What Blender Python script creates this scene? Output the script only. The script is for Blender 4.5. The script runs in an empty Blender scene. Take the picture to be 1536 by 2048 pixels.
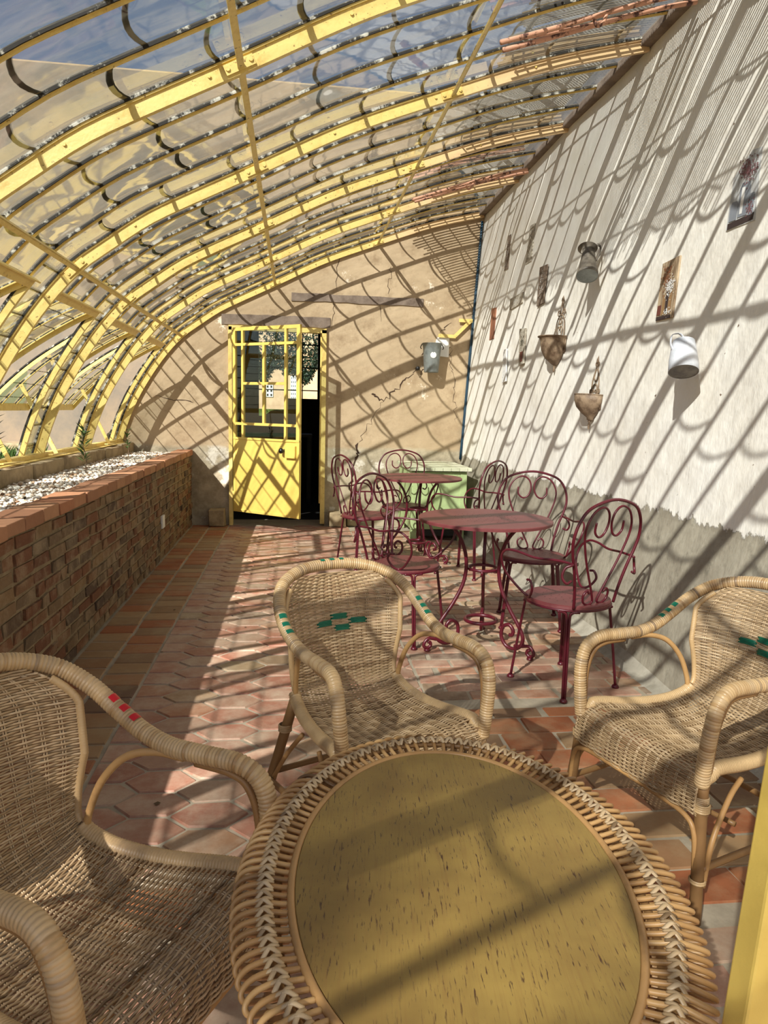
import bpy, math, random
import numpy as np
from mathutils import Vector, Matrix
random.seed(7); RNG = np.random.RandomState(5)
sc = bpy.context.scene
COL = sc.collection
PI = math.pi

# ------------------------------------------------------------------ camera
CH = 1.32
YAW, PITCH, ROLL, FPX = 0.1294, 0.1439, 0.0251, 1400.0
cd = bpy.data.cameras.new('camera'); cam = bpy.data.objects.new('camera', cd); COL.objects.link(cam)
cd.sensor_fit = 'VERTICAL'; cd.sensor_height = 24.0; cd.lens = FPX / 2048 * 24.0
cd.clip_start = 0.02; cd.clip_end = 500
f = Vector((math.sin(YAW)*math.cos(PITCH), math.cos(YAW)*math.cos(PITCH), -math.sin(PITCH)))
r = Vector((math.cos(YAW), -math.sin(YAW), 0)); u = r.cross(f)
r2 = math.cos(ROLL)*r + math.sin(ROLL)*u; u2 = -math.sin(ROLL)*r + math.cos(ROLL)*u
cam.matrix_world = Matrix(((r2.x, u2.x, -f.x, 0), (r2.y, u2.y, -f.y, 0), (r2.z, u2.z, -f.z, CH), (0, 0, 0, 1)))
sc.camera = cam

# ------------------------------------------------------------------ light
LD = Vector((1.0, 1.345, -1.22)).normalized()          # direction the sunlight travels
sun = bpy.data.lights.new('sun', 'SUN'); sun.energy = 8.6; sun.angle = math.radians(0.53); sun.color = (1.0, 0.965, 0.90)
so = bpy.data.objects.new('sun', sun); COL.objects.link(so)
so.rotation_euler = LD.to_track_quat('-Z', 'Y').to_euler(); so.location = (-6, -6, 8)
w = bpy.data.worlds.new('world'); sc.world = w; w.use_nodes = True
nt = w.node_tree; bg = nt.nodes['Background']
sky = nt.nodes.new('ShaderNodeTexSky'); sky.sky_type = 'NISHITA'; sky.sun_disc = False
sky.sun_elevation = math.asin(-LD.z); sky.sun_rotation = math.atan2(-LD.x, -LD.y); sky.altitude = 100
nt.links.new(sky.outputs[0], bg.inputs[0]); bg.inputs[1].default_value = 0.125
sc.view_settings.view_transform = 'Standard'; sc.view_settings.look = 'None'
sc.view_settings.gamma = 1.0; sc.view_settings.use_curve_mapping = False
sc.view_settings.exposure = 0.15

# ------------------------------------------------------------------ mesh helper
def catmull(pts, n=8, closed=False):
    P = [np.array(p, float) for p in pts]
    out = []; m = len(P)
    rng = range(m) if closed else range(m-1)
    for i in rng:
        p1, p2 = P[i], P[(i+1) % m]
        p0 = P[(i-1) % m] if (closed or i > 0) else 2*p1-p2
        p3 = P[(i+2) % m] if (closed or i < m-2) else 2*p2-p1
        for k in range(n):
            t = k/n
            out.append(0.5*((2*p1)+(-p0+p2)*t+(2*p0-5*p1+4*p2-p3)*t*t+(-p0+3*p1-3*p2+p3)*t**3))
    if not closed: out.append(P[-1])
    return np.array(out)

def resample(path, step):
    path = np.array(path, float); d = np.r_[0, np.cumsum(np.linalg.norm(np.diff(path, axis=0), axis=1))]
    n = max(2, int(round(d[-1]/step))+1); s = np.linspace(0, d[-1], n)
    return np.stack([np.interp(s, d, path[:, k]) for k in range(3)], 1)

class MB:
    def __init__(s): s.v = []; s.f = []; s.t = []; s.n = 0; s.tint = 0.5
    def add(s, V, F, tint=None):
        V = np.asarray(V, float); s.v.append(V); b = s.n; s.n += len(V)
        tt = s.tint if tint is None else tint
        for q in F: s.f.append([b+i for i in q]); s.t.append(tt)
    def box(s, x0, x1, y0, y1, z0, z1, tint=None, jit=0):
        V = np.array([(x, y, z) for x in (x0, x1) for y in (y0, y1) for z in (z0, z1)], float)
        if jit: V += RNG.uniform(-jit, jit, V.shape)
        s.add(V, [(0,1,3,2),(4,6,7,5),(0,4,5,1),(2,3,7,6),(0,2,6,4),(1,5,7,3)], tint)
    def obox(s, c, ax, ay, az, tint=None):     # centre and three half-axis vectors
        c, ax, ay, az = map(lambda q: np.array(q, float), (c, ax, ay, az))
        V = [c+i*ax+j*ay+k*az for i in (-1, 1) for j in (-1, 1) for k in (-1, 1)]
        s.add(V, [(0,1,3,2),(4,6,7,5),(0,4,5,1),(2,3,7,6),(0,2,6,4),(1,5,7,3)], tint)
    def bar(s, a, b, wd, th, up=(0, 0, 1), tint=None):
        a, b = np.array(a, float), np.array(b, float); d = b-a; L = np.linalg.norm(d); d /= L
        x = np.cross(d, up); x /= np.linalg.norm(x); z = np.cross(x, d)
        s.obox((a+b)/2, d*L/2, x*wd/2, z*th/2, tint)
    def prism(s, poly, axis, a, b, tint=None):   # poly list of 2D, extruded along axis
        n = len(poly); V = []
        for h in (a, b):
            for p, q in poly:
                V.append({0: (h, p, q), 1: (p, h, q), 2: (p, q, h)}[axis])
        F = [tuple(range(n)), tuple(range(2*n-1, n-1, -1))]+[(i, n+i, n+(i+1) % n, (i+1) % n) for i in range(n)]
        s.add(V, F, tint)
    def tube(s, path, r, k=8, closed=False, flat=1.0, tint=None, cap=True, up=None):
        P = np.asarray(path, float); m = len(P)
        T = np.gradient(P, axis=0) if not closed else np.roll(P, -1, 0)-np.roll(P, 1, 0)
        T /= np.linalg.norm(T, axis=1)[:, None]+1e-12
        n0 = np.array(up, float) if up is not None else (np.array([0, 0, 1.]) if abs(T[0][2]) < .9 else np.array([1., 0, 0]))
        R = np.broadcast_to(np.asarray(r, float), (m,)); N = []
        n0 = n0-T[0]*(n0@T[0]); n0 /= np.linalg.norm(n0)
        for i in range(m):
            if up is not None and i: n0 = np.array(up, float)
            n0 = n0-T[i]*(n0@T[i]); n0 /= np.linalg.norm(n0)+1e-12; N.append(n0)
        N = np.array(N); B = np.cross(T, N)
        a = np.arange(k)*2*PI/k
        V = P[:, None, :]+R[:, None, None]*(np.cos(a)[None, :, None]*N[:, None, :]*flat+np.sin(a)[None, :, None]*B[:, None, :])
        F = []
        for i in range(m if closed else m-1):
            j = (i+1) % m
            for q in range(k): F.append((i*k+q, i*k+(q+1) % k, j*k+(q+1) % k, j*k+q))
        if cap and not closed: F += [tuple(range(k-1, -1, -1)), tuple((m-1)*k+q for q in range(k))]
        s.add(V.reshape(-1, 3), F, tint)
    def lathe(s, prof, k=32, c=(0, 0, 0), a0=0, a1=2*PI, tint=None):
        full = abs(a1-a0-2*PI) < 1e-6; m = k if full else k+1
        A = a0+(a1-a0)*np.arange(m)/k; V = []
        for (rr, z) in prof:
            for t in A: V.append((c[0]+rr*math.cos(t), c[1]+rr*math.sin(t), c[2]+z))
        F = []
        for i in range(len(prof)-1):
            for q in range(k):
                q2 = (q+1) % m
                F.append((i*m+q, i*m+q2, (i+1)*m+q2, (i+1)*m+q))
        s.add(V, F, tint)
    def grid(s, G, tint=None):
        G = np.asarray(G, float); a, b = G.shape[:2]
        s.add(G.reshape(-1, 3), [(i*b+j, i*b+j+1, (i+1)*b+j+1, (i+1)*b+j) for i in range(a-1) for j in range(b-1)], tint)
    def build(s, name, mat=None, parent=None, smooth=False, loc=None, rotz=0, bevel=0, solid=0):
        me = bpy.data.meshes.new(name)
        V = np.concatenate(s.v) if s.v else np.zeros((0, 3))
        me.from_pydata(V.tolist(), [], s.f); me.validate(clean_customdata=False)
        if len(me.polygons) == len(s.t):
            at = me.attributes.new('tint', 'FLOAT', 'FACE'); at.data.foreach_set('value', np.array(s.t, dtype=np.float32))
        if mat: me.materials.append(mat)
        if smooth: me.polygons.foreach_set('use_smooth', [True]*len(me.polygons))
        me.update()
        o = bpy.data.objects.new(name, me); COL.objects.link(o)
        if parent: o.parent = parent
        if loc is not None: o.location = loc; o.rotation_euler = (0, 0, rotz)
        if bevel:
            b = o.modifiers.new('bevel', 'BEVEL'); b.width = bevel; b.segments = 2; b.limit_method = 'ANGLE'
        if solid:
            b = o.modifiers.new('solid', 'SOLIDIFY'); b.thickness = solid; b.offset = 0
        return o

def tag(o, label=None, cat=None, group=None, kind=None):
    if label: o['label'] = label
    if cat: o['category'] = cat
    if group: o['group'] = group
    if kind: o['kind'] = kind
    return o
def empty(name, loc=(0, 0, 0), rotz=0, **k):
    o = bpy.data.objects.new(name, None); COL.objects.link(o); o.empty_display_size = .1
    o.location = loc; o.rotation_euler = (0, 0, rotz); tag(o, **k); return o

# ------------------------------------------------------------------ materials
def S(r, g, b):
    c = lambda x: (x/255/12.92) if x/255 <= .04045 else ((x/255+.055)/1.055)**2.4
    return (c(r), c(g), c(b), 1)
def mk(name, base=(.5, .5, .5, 1), rough=.6, metal=0, spec=.5):
    m = bpy.data.materials.new(name); m.use_nodes = True
    b = m.node_tree.nodes['Principled BSDF']
    b.inputs['Base Color'].default_value = base; b.inputs['Roughness'].default_value = rough
    b.inputs['Metallic'].default_value = metal; b.inputs['Specular IOR Level'].default_value = spec
    return m, m.node_tree, b
def nd(t, ty, **k):
    n = t.nodes.new(ty)
    for a, v in k.items(): setattr(n, a, v)
    return n
def coord(t, scale=(1, 1, 1), rot=(0, 0, 0)):
    c = nd(t, 'ShaderNodeTexCoord'); m = nd(t, 'ShaderNodeMapping')
    m.inputs['Scale'].default_value = scale; m.inputs['Rotation'].default_value = rot
    t.links.new(c.outputs['Object'], m.inputs[0]); return m.outputs[0]
def noise(t, v, sc_=5, det=4, rough=.6):
    n = nd(t, 'ShaderNodeTexNoise'); n.inputs['Scale'].default_value = sc_; n.inputs['Detail'].default_value = det
    n.inputs['Roughness'].default_value = rough; t.links.new(v, n.inputs['Vector']); return n.outputs['Fac']
def ramp(t, fac, stops, interp='LINEAR'):
    r_ = nd(t, 'ShaderNodeValToRGB'); r_.color_ramp.interpolation = interp
    e = r_.color_ramp.elements
    while len(e) < len(stops): e.new(.5)
    for q, (p, c) in zip(e, stops): q.position = p; q.color = c
    t.links.new(fac, r_.inputs[0]); return r_.outputs[0]
def mix(t, fac, a, b, mode='MIX'):
    m = nd(t, 'ShaderNodeMix', data_type='RGBA', blend_type=mode)
    if isinstance(fac, (int, float)): m.inputs[0].default_value = fac
    else: t.links.new(fac, m.inputs[0])
    for i, c in ((6, a), (7, b)):
        if isinstance(c, tuple): m.inputs[i].default_value = c
        else: t.links.new(c, m.inputs[i])
    return m.outputs[2]
def mth(t, op, a, b=None):
    m = nd(t, 'ShaderNodeMath', operation=op)
    for i, c in ((0, a), (1, b)):
        if c is None: continue
        if isinstance(c, (int, float)): m.inputs[i].default_value = c
        else: t.links.new(c, m.inputs[i])
    return m.outputs[0]
def bump(t, b, h, st=.3, dist=.01):
    n = nd(t, 'ShaderNodeBump'); n.inputs['Strength'].default_value = st; n.inputs['Distance'].default_value = dist
    t.links.new(h, n.inputs['Height']); t.links.new(n.outputs[0], b.inputs['Normal'])
def thr(t, f_, lo, hi):
    m = nd(t, 'ShaderNodeMapRange'); m.inputs[1].default_value = lo; m.inputs[2].default_value = hi
    t.links.new(f_, m.inputs[0]); return m.outputs[0]
def tintn(t):
    a = nd(t, 'ShaderNodeAttribute'); a.attribute_name = 'tint'; return a.outputs['Fac']

def painted(name, base, dirt, amt=(.55, .75), rough=.4, sc_=9, bst=.15, chips=None):
    m, t, b = mk(name, base, rough); v = coord(t)
    n = noise(t, v, sc_, 6, .7); c = mix(t, thr(t, n, *amt), base, dirt)
    if chips: c = mix(t, thr(t, noise(t, v, 42, 5, .75), .62, .66), c, chips)
    t.links.new(c, b.inputs['Base Color']); bump(t, b, noise(t, v, 60, 4), bst, .003); return m
YELLOW = S(232, 206, 124)
M_yel = painted('yellow_paint', YELLOW, S(196, 158, 72), (.5, .85), .38, 12, .35, S(120, 86, 40))
def faded_yellow():
    m = painted('yellow_rib_paint', YELLOW, S(196, 158, 72), (.5, .85), .38, 12, .35, S(120, 86, 40)); t = m.node_tree; b = t.nodes['Principled BSDF']
    src = b.inputs['Base Color'].links[0].from_socket; sp = nd(t, 'ShaderNodeSeparateXYZ'); t.links.new(coord(t), sp.inputs[0])
    t.links.new(mix(t, mth(t, 'MULTIPLY', thr(t, sp.outputs[0], .7, 1.2), .75), src, S(232, 196, 156)), b.inputs['Base Color']); return m
M_rib = faded_yellow()
M_yel2 = painted('yellow_paint_sheet', S(240, 208, 108), S(214, 178, 84), (.5, .9), .35, 4, .2)
M_putty = painted('old_putty', S(38, 34, 28), S(190, 186, 172), (.52, .6), .8, 14, .5)
M_algae = painted('grimy_overlap', S(48, 48, 36), S(86, 84, 60), (.4, .8), .9, 20, .2)
M_burg = painted('burgundy_enamel', S(92, 20, 34), S(72, 16, 28), (.4, .8), .33, 20, .1)
M_burgtop = painted('burgundy_sheet', S(122, 62, 62), S(104, 46, 48), (.35, .75), .42, 7, .1)
M_dark = mk('dark_iron', S(30, 26, 22), .6)[0]
M_hole = mk('dark_hole', S(40, 18, 20), .9)[0]

def schlick(t, k):
    g = nd(t, 'ShaderNodeNewGeometry'); d = nd(t, 'ShaderNodeVectorMath', operation='DOT_PRODUCT')
    t.links.new(g.outputs['Normal'], d.inputs[0]); t.links.new(g.outputs['Incoming'], d.inputs[1])
    c = mth(t, 'ABSOLUTE', d.outputs['Value']); p = mth(t, 'POWER', mth(t, 'SUBTRACT', 1.0, c), 5.0)
    return mth(t, 'MINIMUM', mth(t, 'MULTIPLY', mth(t, 'ADD', mth(t, 'MULTIPLY', p, .96), .04), k), 1.0)
def glass_mat():
    m = bpy.data.materials.new('roof_glass'); m.use_nodes = True; t = m.node_tree; t.nodes.clear()
    out = nd(t, 'ShaderNodeOutputMaterial'); v = coord(t)
    tr = nd(t, 'ShaderNodeBsdfTransparent'); tr.inputs[0].default_value = (.66, .69, .69, 1)
    gl = nd(t, 'ShaderNodeBsdfGlossy'); gl.inputs['Roughness'].default_value = .03; gl.inputs[0].default_value = (1, 1, 1, 1)
    bp = nd(t, 'ShaderNodeBump'); bp.inputs['Strength'].default_value = .035; bp.inputs['Distance'].default_value = .02
    t.links.new(noise(t, v, 5, 2), bp.inputs['Height']); t.links.new(bp.outputs[0], gl.inputs['Normal'])
    m1 = nd(t, 'ShaderNodeMixShader'); t.links.new(schlick(t, 2.2), m1.inputs[0])
    t.links.new(tr.outputs[0], m1.inputs[1]); t.links.new(gl.outputs[0], m1.inputs[2])
    df = nd(t, 'ShaderNodeBsdfDiffuse'); df.inputs[0].default_value = S(138, 132, 118)
    tl = nd(t, 'ShaderNodeBsdfTranslucent'); tl.inputs[0].default_value = S(190, 184, 164)
    m2 = nd(t, 'ShaderNodeMixShader'); m2.inputs[0].default_value = .4
    t.links.new(df.outputs[0], m2.inputs[1]); t.links.new(tl.outputs[0], m2.inputs[2])
    v2 = coord(t, (1, 6, 1)); n = noise(t, v2, 3.2, 6, .7)
    m3 = nd(t, 'ShaderNodeMixShader')
    t.links.new(mth(t, 'ADD', mth(t, 'MULTIPLY', thr(t, n, .45, .8), .34), .08), m3.inputs[0])
    t.links.new(m1.outputs[0], m3.inputs[1]); t.links.new(m2.outputs[0], m3.inputs[2])
    t.links.new(m3.outputs[0], out.inputs[0]); return m
M_glass = glass_mat()
def clear_glass():
    m = bpy.data.materials.new('door_glass'); m.use_nodes = True; t = m.node_tree; t.nodes.clear()
    out = nd(t, 'ShaderNodeOutputMaterial'); tr = nd(t, 'ShaderNodeBsdfTransparent'); tr.inputs[0].default_value = (.8, .84, .84, 1)
    gl = nd(t, 'ShaderNodeBsdfGlossy'); gl.inputs['Roughness'].default_value = .02
    m1 = nd(t, 'ShaderNodeMixShader'); t.links.new(schlick(t, 1.8), m1.inputs[0])
    t.links.new(tr.outputs[0], m1.inputs[1]); t.links.new(gl.outputs[0], m1.inputs[2]); t.links.new(m1.outputs[0], out.inputs[0]); return m
M_dglass = clear_glass()

def white_wall():
    m, t, b = mk('white_limewash', rough=.85); v = coord(t)
    big = noise(t, v, 1.6, 5, .6)
    wc = mix(t, thr(t, big, .35, .7), S(238, 234, 226), S(226, 219, 206))
    wc = mix(t, thr(t, noise(t, v, 26, 3, .5), .74, .78), wc, S(110, 86, 66))
    g = mix(t, thr(t, noise(t, v, 4, 6, .7), .35, .7), S(142, 133, 116), S(176, 168, 150))
    g = mix(t, thr(t, noise(t, v, 11, 5, .7), .55, .75), g, S(112, 106, 92))
    sp = nd(t, 'ShaderNodeSeparateXYZ'); t.links.new(coord(t), sp.inputs[0])
    jag = mth(t, 'MULTIPLY', mth(t, 'SUBTRACT', noise(t, coord(t, (1, 1, .6)), 7, 8, .75), .5), .22)
    z = mth(t, 'ADD', sp.outputs[2], jag)
    msk = thr(t, z, .822, .829)
    t.links.new(mix(t, msk, g, wc), b.inputs['Base Color'])
    h = mth(t, 'ADD', mth(t, 'MULTIPLY', noise(t, v, 2.6, 5, .5), 1.8), mth(t, 'MULTIPLY', noise(t, coord(t, (1, 1, .35)), 16, 5, .6), .45))
    h = mth(t, 'ADD', h, mth(t, 'MULTIPLY', msk, .35))
    bump(t, b, h, .6, .026); return m
def beige_wall():
    m, t, b = mk('beige_plaster', rough=.9); v = coord(t)
    c = mix(t, thr(t, noise(t, v, .9, 6, .65), .35, .68), S(196, 173, 141), S(174, 151, 120))
    c = mix(t, thr(t, noise(t, v, 5, 6, .7), .5, .72), c, S(158, 134, 104))
    c = mix(t, thr(t, noise(t, v, 2.3, 7, .8), .62, .66), c, S(232, 218, 196))
    g = mix(t, thr(t, noise(t, v, 3, 6, .75), .4, .65), S(186, 172, 146), S(140, 128, 106))
    g = mix(t, thr(t, noise(t, v, 2, 7, .75), .56, .62), g, S(214, 206, 190))
    sp = nd(t, 'ShaderNodeSeparateXYZ'); t.links.new(v, sp.inputs[0])
    z = mth(t, 'ADD', sp.outputs[2], mth(t, 'MULTIPLY', mth(t, 'SUBTRACT', noise(t, v, 3, 5, .6), .5), .12))
    t.links.new(mix(t, thr(t, z, .86, .90), g, c), b.inputs['Base Color'])
    bump(t, b, mth(t, 'ADD', noise(t, v, 2.2, 7, .6), mth(t, 'MULTIPLY', noise(t, v, 34, 4), .2)), .5, .03); return m
def tinted(name, stops, rough=.75, nsc=14, dirt=None, amt=(.5, .8), bst=.4, bd=.006, interp='LINEAR', dsc=4, spec=.4):
    m, t, b = mk(name, rough=rough, spec=spec); v = coord(t)
    c = ramp(t, tintn(t), stops, interp)
    n = noise(t, v, nsc, 6, .7)
    c = mix(t, mth(t, 'MULTIPLY', thr(t, n, .3, .75), .35), c, mix(t, 1.0, c, (.45, .40, .36, 1), 'MULTIPLY'))
    if dirt: c = mix(t, thr(t, noise(t, v, dsc, 7, .7), *amt), c, dirt)
    t.links.new(c, b.inputs['Base Color']); bump(t, b, n, bst, bd); return m
M_white = white_wall(); M_beige = beige_wall()
M_tile = tinted('terracotta', [(0, S(160, 106, 86)), (.2, S(176, 124, 102)), (.4, S(170, 136, 114)), (.6, S(176, 122, 92)), (.75, S(166, 140, 108)), (.88, S(110, 84, 74)), (1, S(182, 148, 122))], .5, 16, S(204, 186, 162), (.42, .85), .3, .004, 'LINEAR', 5)
M_tilerust = tinted('rust_terracotta', [(0, S(160, 92, 58)), (.4, S(172, 112, 74)), (.7, S(150, 118, 84)), (.85, S(176, 140, 100)), (1, S(112, 84, 68))], .55, 14, S(168, 146, 112), (.46, .8), .35, .004)
M_grout = painted('lime_grout', S(182, 168, 146), S(142, 132, 112), (.4, .75), .9, 5, .4)
M_brick = tinted('handmade_brick', [(0, S(108, 70, 50)), (.2, S(126, 84, 58)), (.4, S(134, 108, 78)), (.6, S(112, 94, 72)), (.8, S(84, 66, 54)), (1, S(146, 118, 82))], .9, 22, S(164, 144, 114), (.48, .75), .8, .01, 'LINEAR', 7)
M_cap = tinted('capping_brick', [(0, S(176, 116, 82)), (.5, S(188, 140, 104)), (1, S(160, 112, 82))], .8, 20, S(196, 160, 120), (.6, .9), .5, .006)
M_mortar = painted('mortar', S(150, 132, 100), S(114, 98, 72), (.4, .7), .95, 12, .8)
M_stone = painted('kerb_stone', S(176, 156, 122), S(124, 108, 82), (.42, .7), .9, 6, .8)
M_pebble = tinted('pebble', [(0, S(236, 226, 208)), (.5, S(246, 240, 228)), (.8, S(214, 190, 160)), (.93, S(180, 140, 104)), (1, S(120, 96, 76))], .6, 30, None)
M_soil = painted('soil', S(70, 52, 36), S(100, 80, 58), (.4, .7), .95, 10, .8)
M_cane = tinted('woven_cane', [(0, S(146, 118, 84)), (.45, S(186, 158, 120)), (.8, S(206, 180, 144)), (1, S(122, 98, 70))], .42, 40, None, bst=.1, bd=.001, spec=.5)
M_wrap = tinted('wrapped_cane', [(0, S(166, 130, 86)), (.5, S(204, 172, 126)), (.85, S(192, 164, 126)), (1, S(136, 112, 86))], .36, 9, S(140, 116, 90), (.52, .75), .1, .001, spec=.5)
M_rod = tinted('bare_cane', [(0, S(108, 78, 48)), (.5, S(180, 138, 88)), (1, S(206, 166, 112))], .4, 10, S(110, 78, 48), (.55, .8), .1, .001)
M_green = mk('green_cane', S(12, 104, 78), .35)[0]
M_red = mk('red_cane', S(190, 22, 34), .35)[0]
def wood_top():
    m, t, b = mk('weathered_yellow_veneer', rough=.42)
    st = coord(t, (150, 15, 1), (0, 0, .08)); v = coord(t)
    c = mix(t, thr(t, noise(t, v, 3.4, 5, .6), .35, .7), S(160, 132, 68), S(116, 90, 46))
    cr = thr(t, noise(t, st, 2.2, 3, .6), .60, .66)
    c = mix(t, mth(t, 'MULTIPLY', cr, thr(t, noise(t, v, 6, 5, .65), .34, .56)), c, S(74, 48, 28))
    st2 = coord(t, (120, 5, 1)); c = mix(t, mth(t, 'MULTIPLY', thr(t, noise(t, st2, 2.2, 3, .6), .5, .75), .5), c, S(128, 94, 50))
    t.links.new(c, b.inputs['Base Color']); bump(t, b, mth(t, 'SUBTRACT', 1.0, cr), .3, .002); return m
M_wood = wood_top()
M_oldwood = painted('grey_old_beam', S(138, 122, 108), S(98, 82, 70), (.4, .7), .9, 7, .8)
M_crack = mk('crack_shadow_gap', S(66, 46, 32), .95)[0]
M_cabinet = painted('pale_green_paint', S(178, 196, 140), S(150, 170, 112), (.4, .75), .6, 4, .2, S(120, 104, 70))
M_cabtop = tinted('faded_board', [(0, S(196, 200, 166)), (1, S(214, 214, 188))], .7, 9, S(140, 140, 104), (.55, .8))
M_zinc = painted('zinc', S(150, 156, 154), S(112, 118, 116), (.4, .7), .45, 9, .1); M_zinc.node_tree.nodes['Principled BSDF'].inputs['Metallic'].default_value = .5
M_zincw = painted('white_zinc', S(214, 216, 222), S(180, 184, 192), (.4, .75), .5, 9, .1)
M_oldjug = painted('tarnished_metal', S(112, 104, 92), S(66, 58, 50), (.4, .65), .5, 12, .2)
M_bronze = painted('rusty_bronze', S(150, 128, 104), S(96, 74, 56), (.4, .62), .6, 16, .5)
M_pipe = painted('blue_pipe', S(24, 62, 84), S(18, 42, 56), (.4, .7), .5, 9)
M_pinkrod = painted('pink_primer_rod', S(214, 160, 130), S(90, 58, 48), (.52, .6), .7, 16)
M_lath = mk('dark_lath', S(72, 62, 48), .8)[0]
M_leaf = mk('leaf_green', S(70, 96, 44), .6)[0]; M_leafd = mk('dark_leaf', S(30, 48, 28), .6)[0]
M_twig = mk('twig', S(96, 76, 54), .8)[0]
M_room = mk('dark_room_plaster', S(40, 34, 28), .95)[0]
M_whiteframe = mk('white_window_paint', S(236, 234, 228), .6)[0]
M_pane = mk('dark_pane', S(22, 26, 30), .1)[0]
M_grass = painted('lawn', S(92, 112, 52), S(70, 92, 40), (.4, .7), .95, 3)
M_facade = painted('stone_facade', S(222, 190, 152), S(196, 160, 124), (.4, .7), .9, 3)
M_roof = painted('slate', S(120, 124, 130), S(92, 96, 104), (.4, .7), .6, 3)
M_knob = mk('black_knob', S(18, 18, 18), .3)[0]
M_plastic = mk('white_plastic', S(230, 228, 220), .4)[0]

# ------------------------------------------------------------------ dimensions
YE = 7.97; DY = 1.2257
PX, PL = -1.13, .84              # planter front face, planter top
prof_ctl = [(-1.862, .90), (-1.79, 1.12), (-1.70, 1.335), (-1.605, 1.51), (-1.485, 1.70), (-1.36, 1.87), (-1.20, 2.045),
            (-1.02, 2.18), (-.83, 2.312), (-.65, 2.41), (-.2, 2.63), (.32, 2.885), (.9, 3.108), (1.47, 3.31), (2.09, 3.47)]
PR = catmull([(a, b, 0) for a, b in prof_ctl], 10)[:, :2]
_s = np.r_[0, np.cumsum(np.linalg.norm(np.diff(PR, axis=0), axis=1))]; SL = _s[-1]
def pr(s, off=0.0):
    s = np.clip(s, 0, SL); x = np.interp(s, _s, PR[:, 0]); z = np.interp(s, _s, PR[:, 1])
    e = .02; x0 = np.interp(s-e, _s, PR[:, 0]); x1 = np.interp(s+e, _s, PR[:, 0]); z0 = np.interp(s-e, _s, PR[:, 1]); z1 = np.interp(s+e, _s, PR[:, 1])
    dx, dz = x1-x0, z1-z0; L = math.hypot(dx, dz); return (x-dz/L*off, z+dx/L*off)
def s_at_x(x): return float(np.interp(x, PR[:, 0], _s))
def wallx(z): return 1.785+(.145)*min(z, .8)/.8+max(0, z-.8)*.0528

# ------------------------------------------------------------------ structure: floor
fl_ = MB(); fl_.box(-1.9, 1.95, -2.6, 8.4, -.12, -.006)
floor = fl_.build('floor', M_grout); tag(floor, kind='structure')
def polytile(mb, pts, h=0.0, tint=.5, inset=.006):
    P = np.array(pts, float); c = P.mean(0); n = len(P)
    d = c-P; L = np.linalg.norm(d, axis=1)[:, None]; top = P+d/L*inset
    dz = RNG.uniform(-.0015, .0015)
    V = np.r_[np.c_[P, np.full(n, -.008)], np.c_[top, np.full(n, h+dz)]]
    mb.add(V, [tuple(range(n, 2*n))]+[(i, (i+1) % n, n+(i+1) % n, n+i) for i in range(n)], tint)
def wob(a=.004): return RNG.uniform(-a, a)
tl = MB(); tr_ = MB()
def quad(mb, x0, x1, y0, y1, g=.007, tint=None):
    tint = RNG.rand() if tint is None else tint
    pts = [(x0+g+wob(), y0+g+wob()), (x1-g+wob(), y0+g+wob()), (x1-g+wob(), y1-g+wob()), (x0+g+wob(), y1-g+wob())]
    polytile(mb, pts, 0, tint)
XA, XB = -.72, .62                          # hexagon field between
for cx0, cx1 in ((-1.125, -.925), (-.925, XA)):
    y = -2.2+RNG.rand()*.1
    while y < 7.9:
        h = .15 if RNG.rand() < .8 else .11; quad(tr_, cx0, cx1, y, y+h); y += h
def clip(poly, x0, x1):
    for side, lim in ((1, x0), (-1, x1)):
        out = []
        for i in range(len(poly)):
            a, b = poly[i], poly[(i+1) % len(poly)]
            ia, ib = side*(a[0]-lim) >= 0, side*(b[0]-lim) >= 0
            if ia: out.append(a)
            if ia != ib:
                t_ = (lim-a[0])/(b[0]-a[0]); out.append((lim, a[1]+t_*(b[1]-a[1])))
        poly = out
        if len(poly) < 3: return None
    return poly
hw, hh = .135, .075                          # hexagon half width / half height, points left and right
row = 0; y = 1.95
while y < 7.9:
    x = XA-hw+(row % 2)*(hw*1.45)
    while x < XB+hw:
        g = .007
        hx = [(x-hw+g+wob(), y+wob()), (x-hw*.45, y-hh+g+wob()), (x+hw*.45, y-hh+g+wob()), (x+hw-g+wob(), y+wob()), (x+hw*.45, y+hh-g+wob()), (x-hw*.45, y+hh-g+wob())]
        c = clip(hx, XA+.006, XB-.006)
        if c and len(c) >= 3: polytile(tl, c, 0, RNG.rand()*.42 if RNG.rand() < .8 else RNG.rand())
        x += hw*2.9
    y += hh; row += 1
for (y0, y1) in ((1.66, 1.83),):
    x = XA
    while x < XB-.05: quad(tr_, x, min(x+.235, XB), y0, y1, .009); x += .235
# near part and right-hand field: brick-sized tiles
def brickfield(x0, x1, y0, y1, bw, bh, mb):
    y = y0; k = 0
    while y < y1-.02:
        x = x0-(k % 2)*bw*.5
        while x < x1:
            a, b_ = max(x, x0), min(x+bw, x1)
            if b_-a > .04: quad(mb, a, b_, y, min(y+bh, y1))
            x += bw*RNG.uniform(.92, 1.08)
        y += bh; k += 1
brickfield(XA, XB, -2.3, 1.6, .235, .14, tl)
brickfield(XB, 1.74, 3.02, 7.6, .21, .105, tl)
brickfield(XB, 1.74, 1.62, 2.92, .235, .15, tr_)
brickfield(XB, 1.74, -2.3, 1.56, .22, .12, tl)
o = tl.build('floor_tiles', M_tile, floor); o = tr_.build('floor_tiles', M_tilerust, floor)
# cement fillet along the right-hand wall
cf = MB(); cf.prism([(1.70, -.01), (1.95, -.01), (1.95, .10), (1.80, .06), (1.765, .018)], 1, -2.3, YE)
M_cement = painted('grey_cement_fillet', S(178, 170, 154), S(140, 133, 118), (.4, .7), .95, 7, .5)
tag(cf.build('baseboard_right', M_cement), kind='structure')

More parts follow.
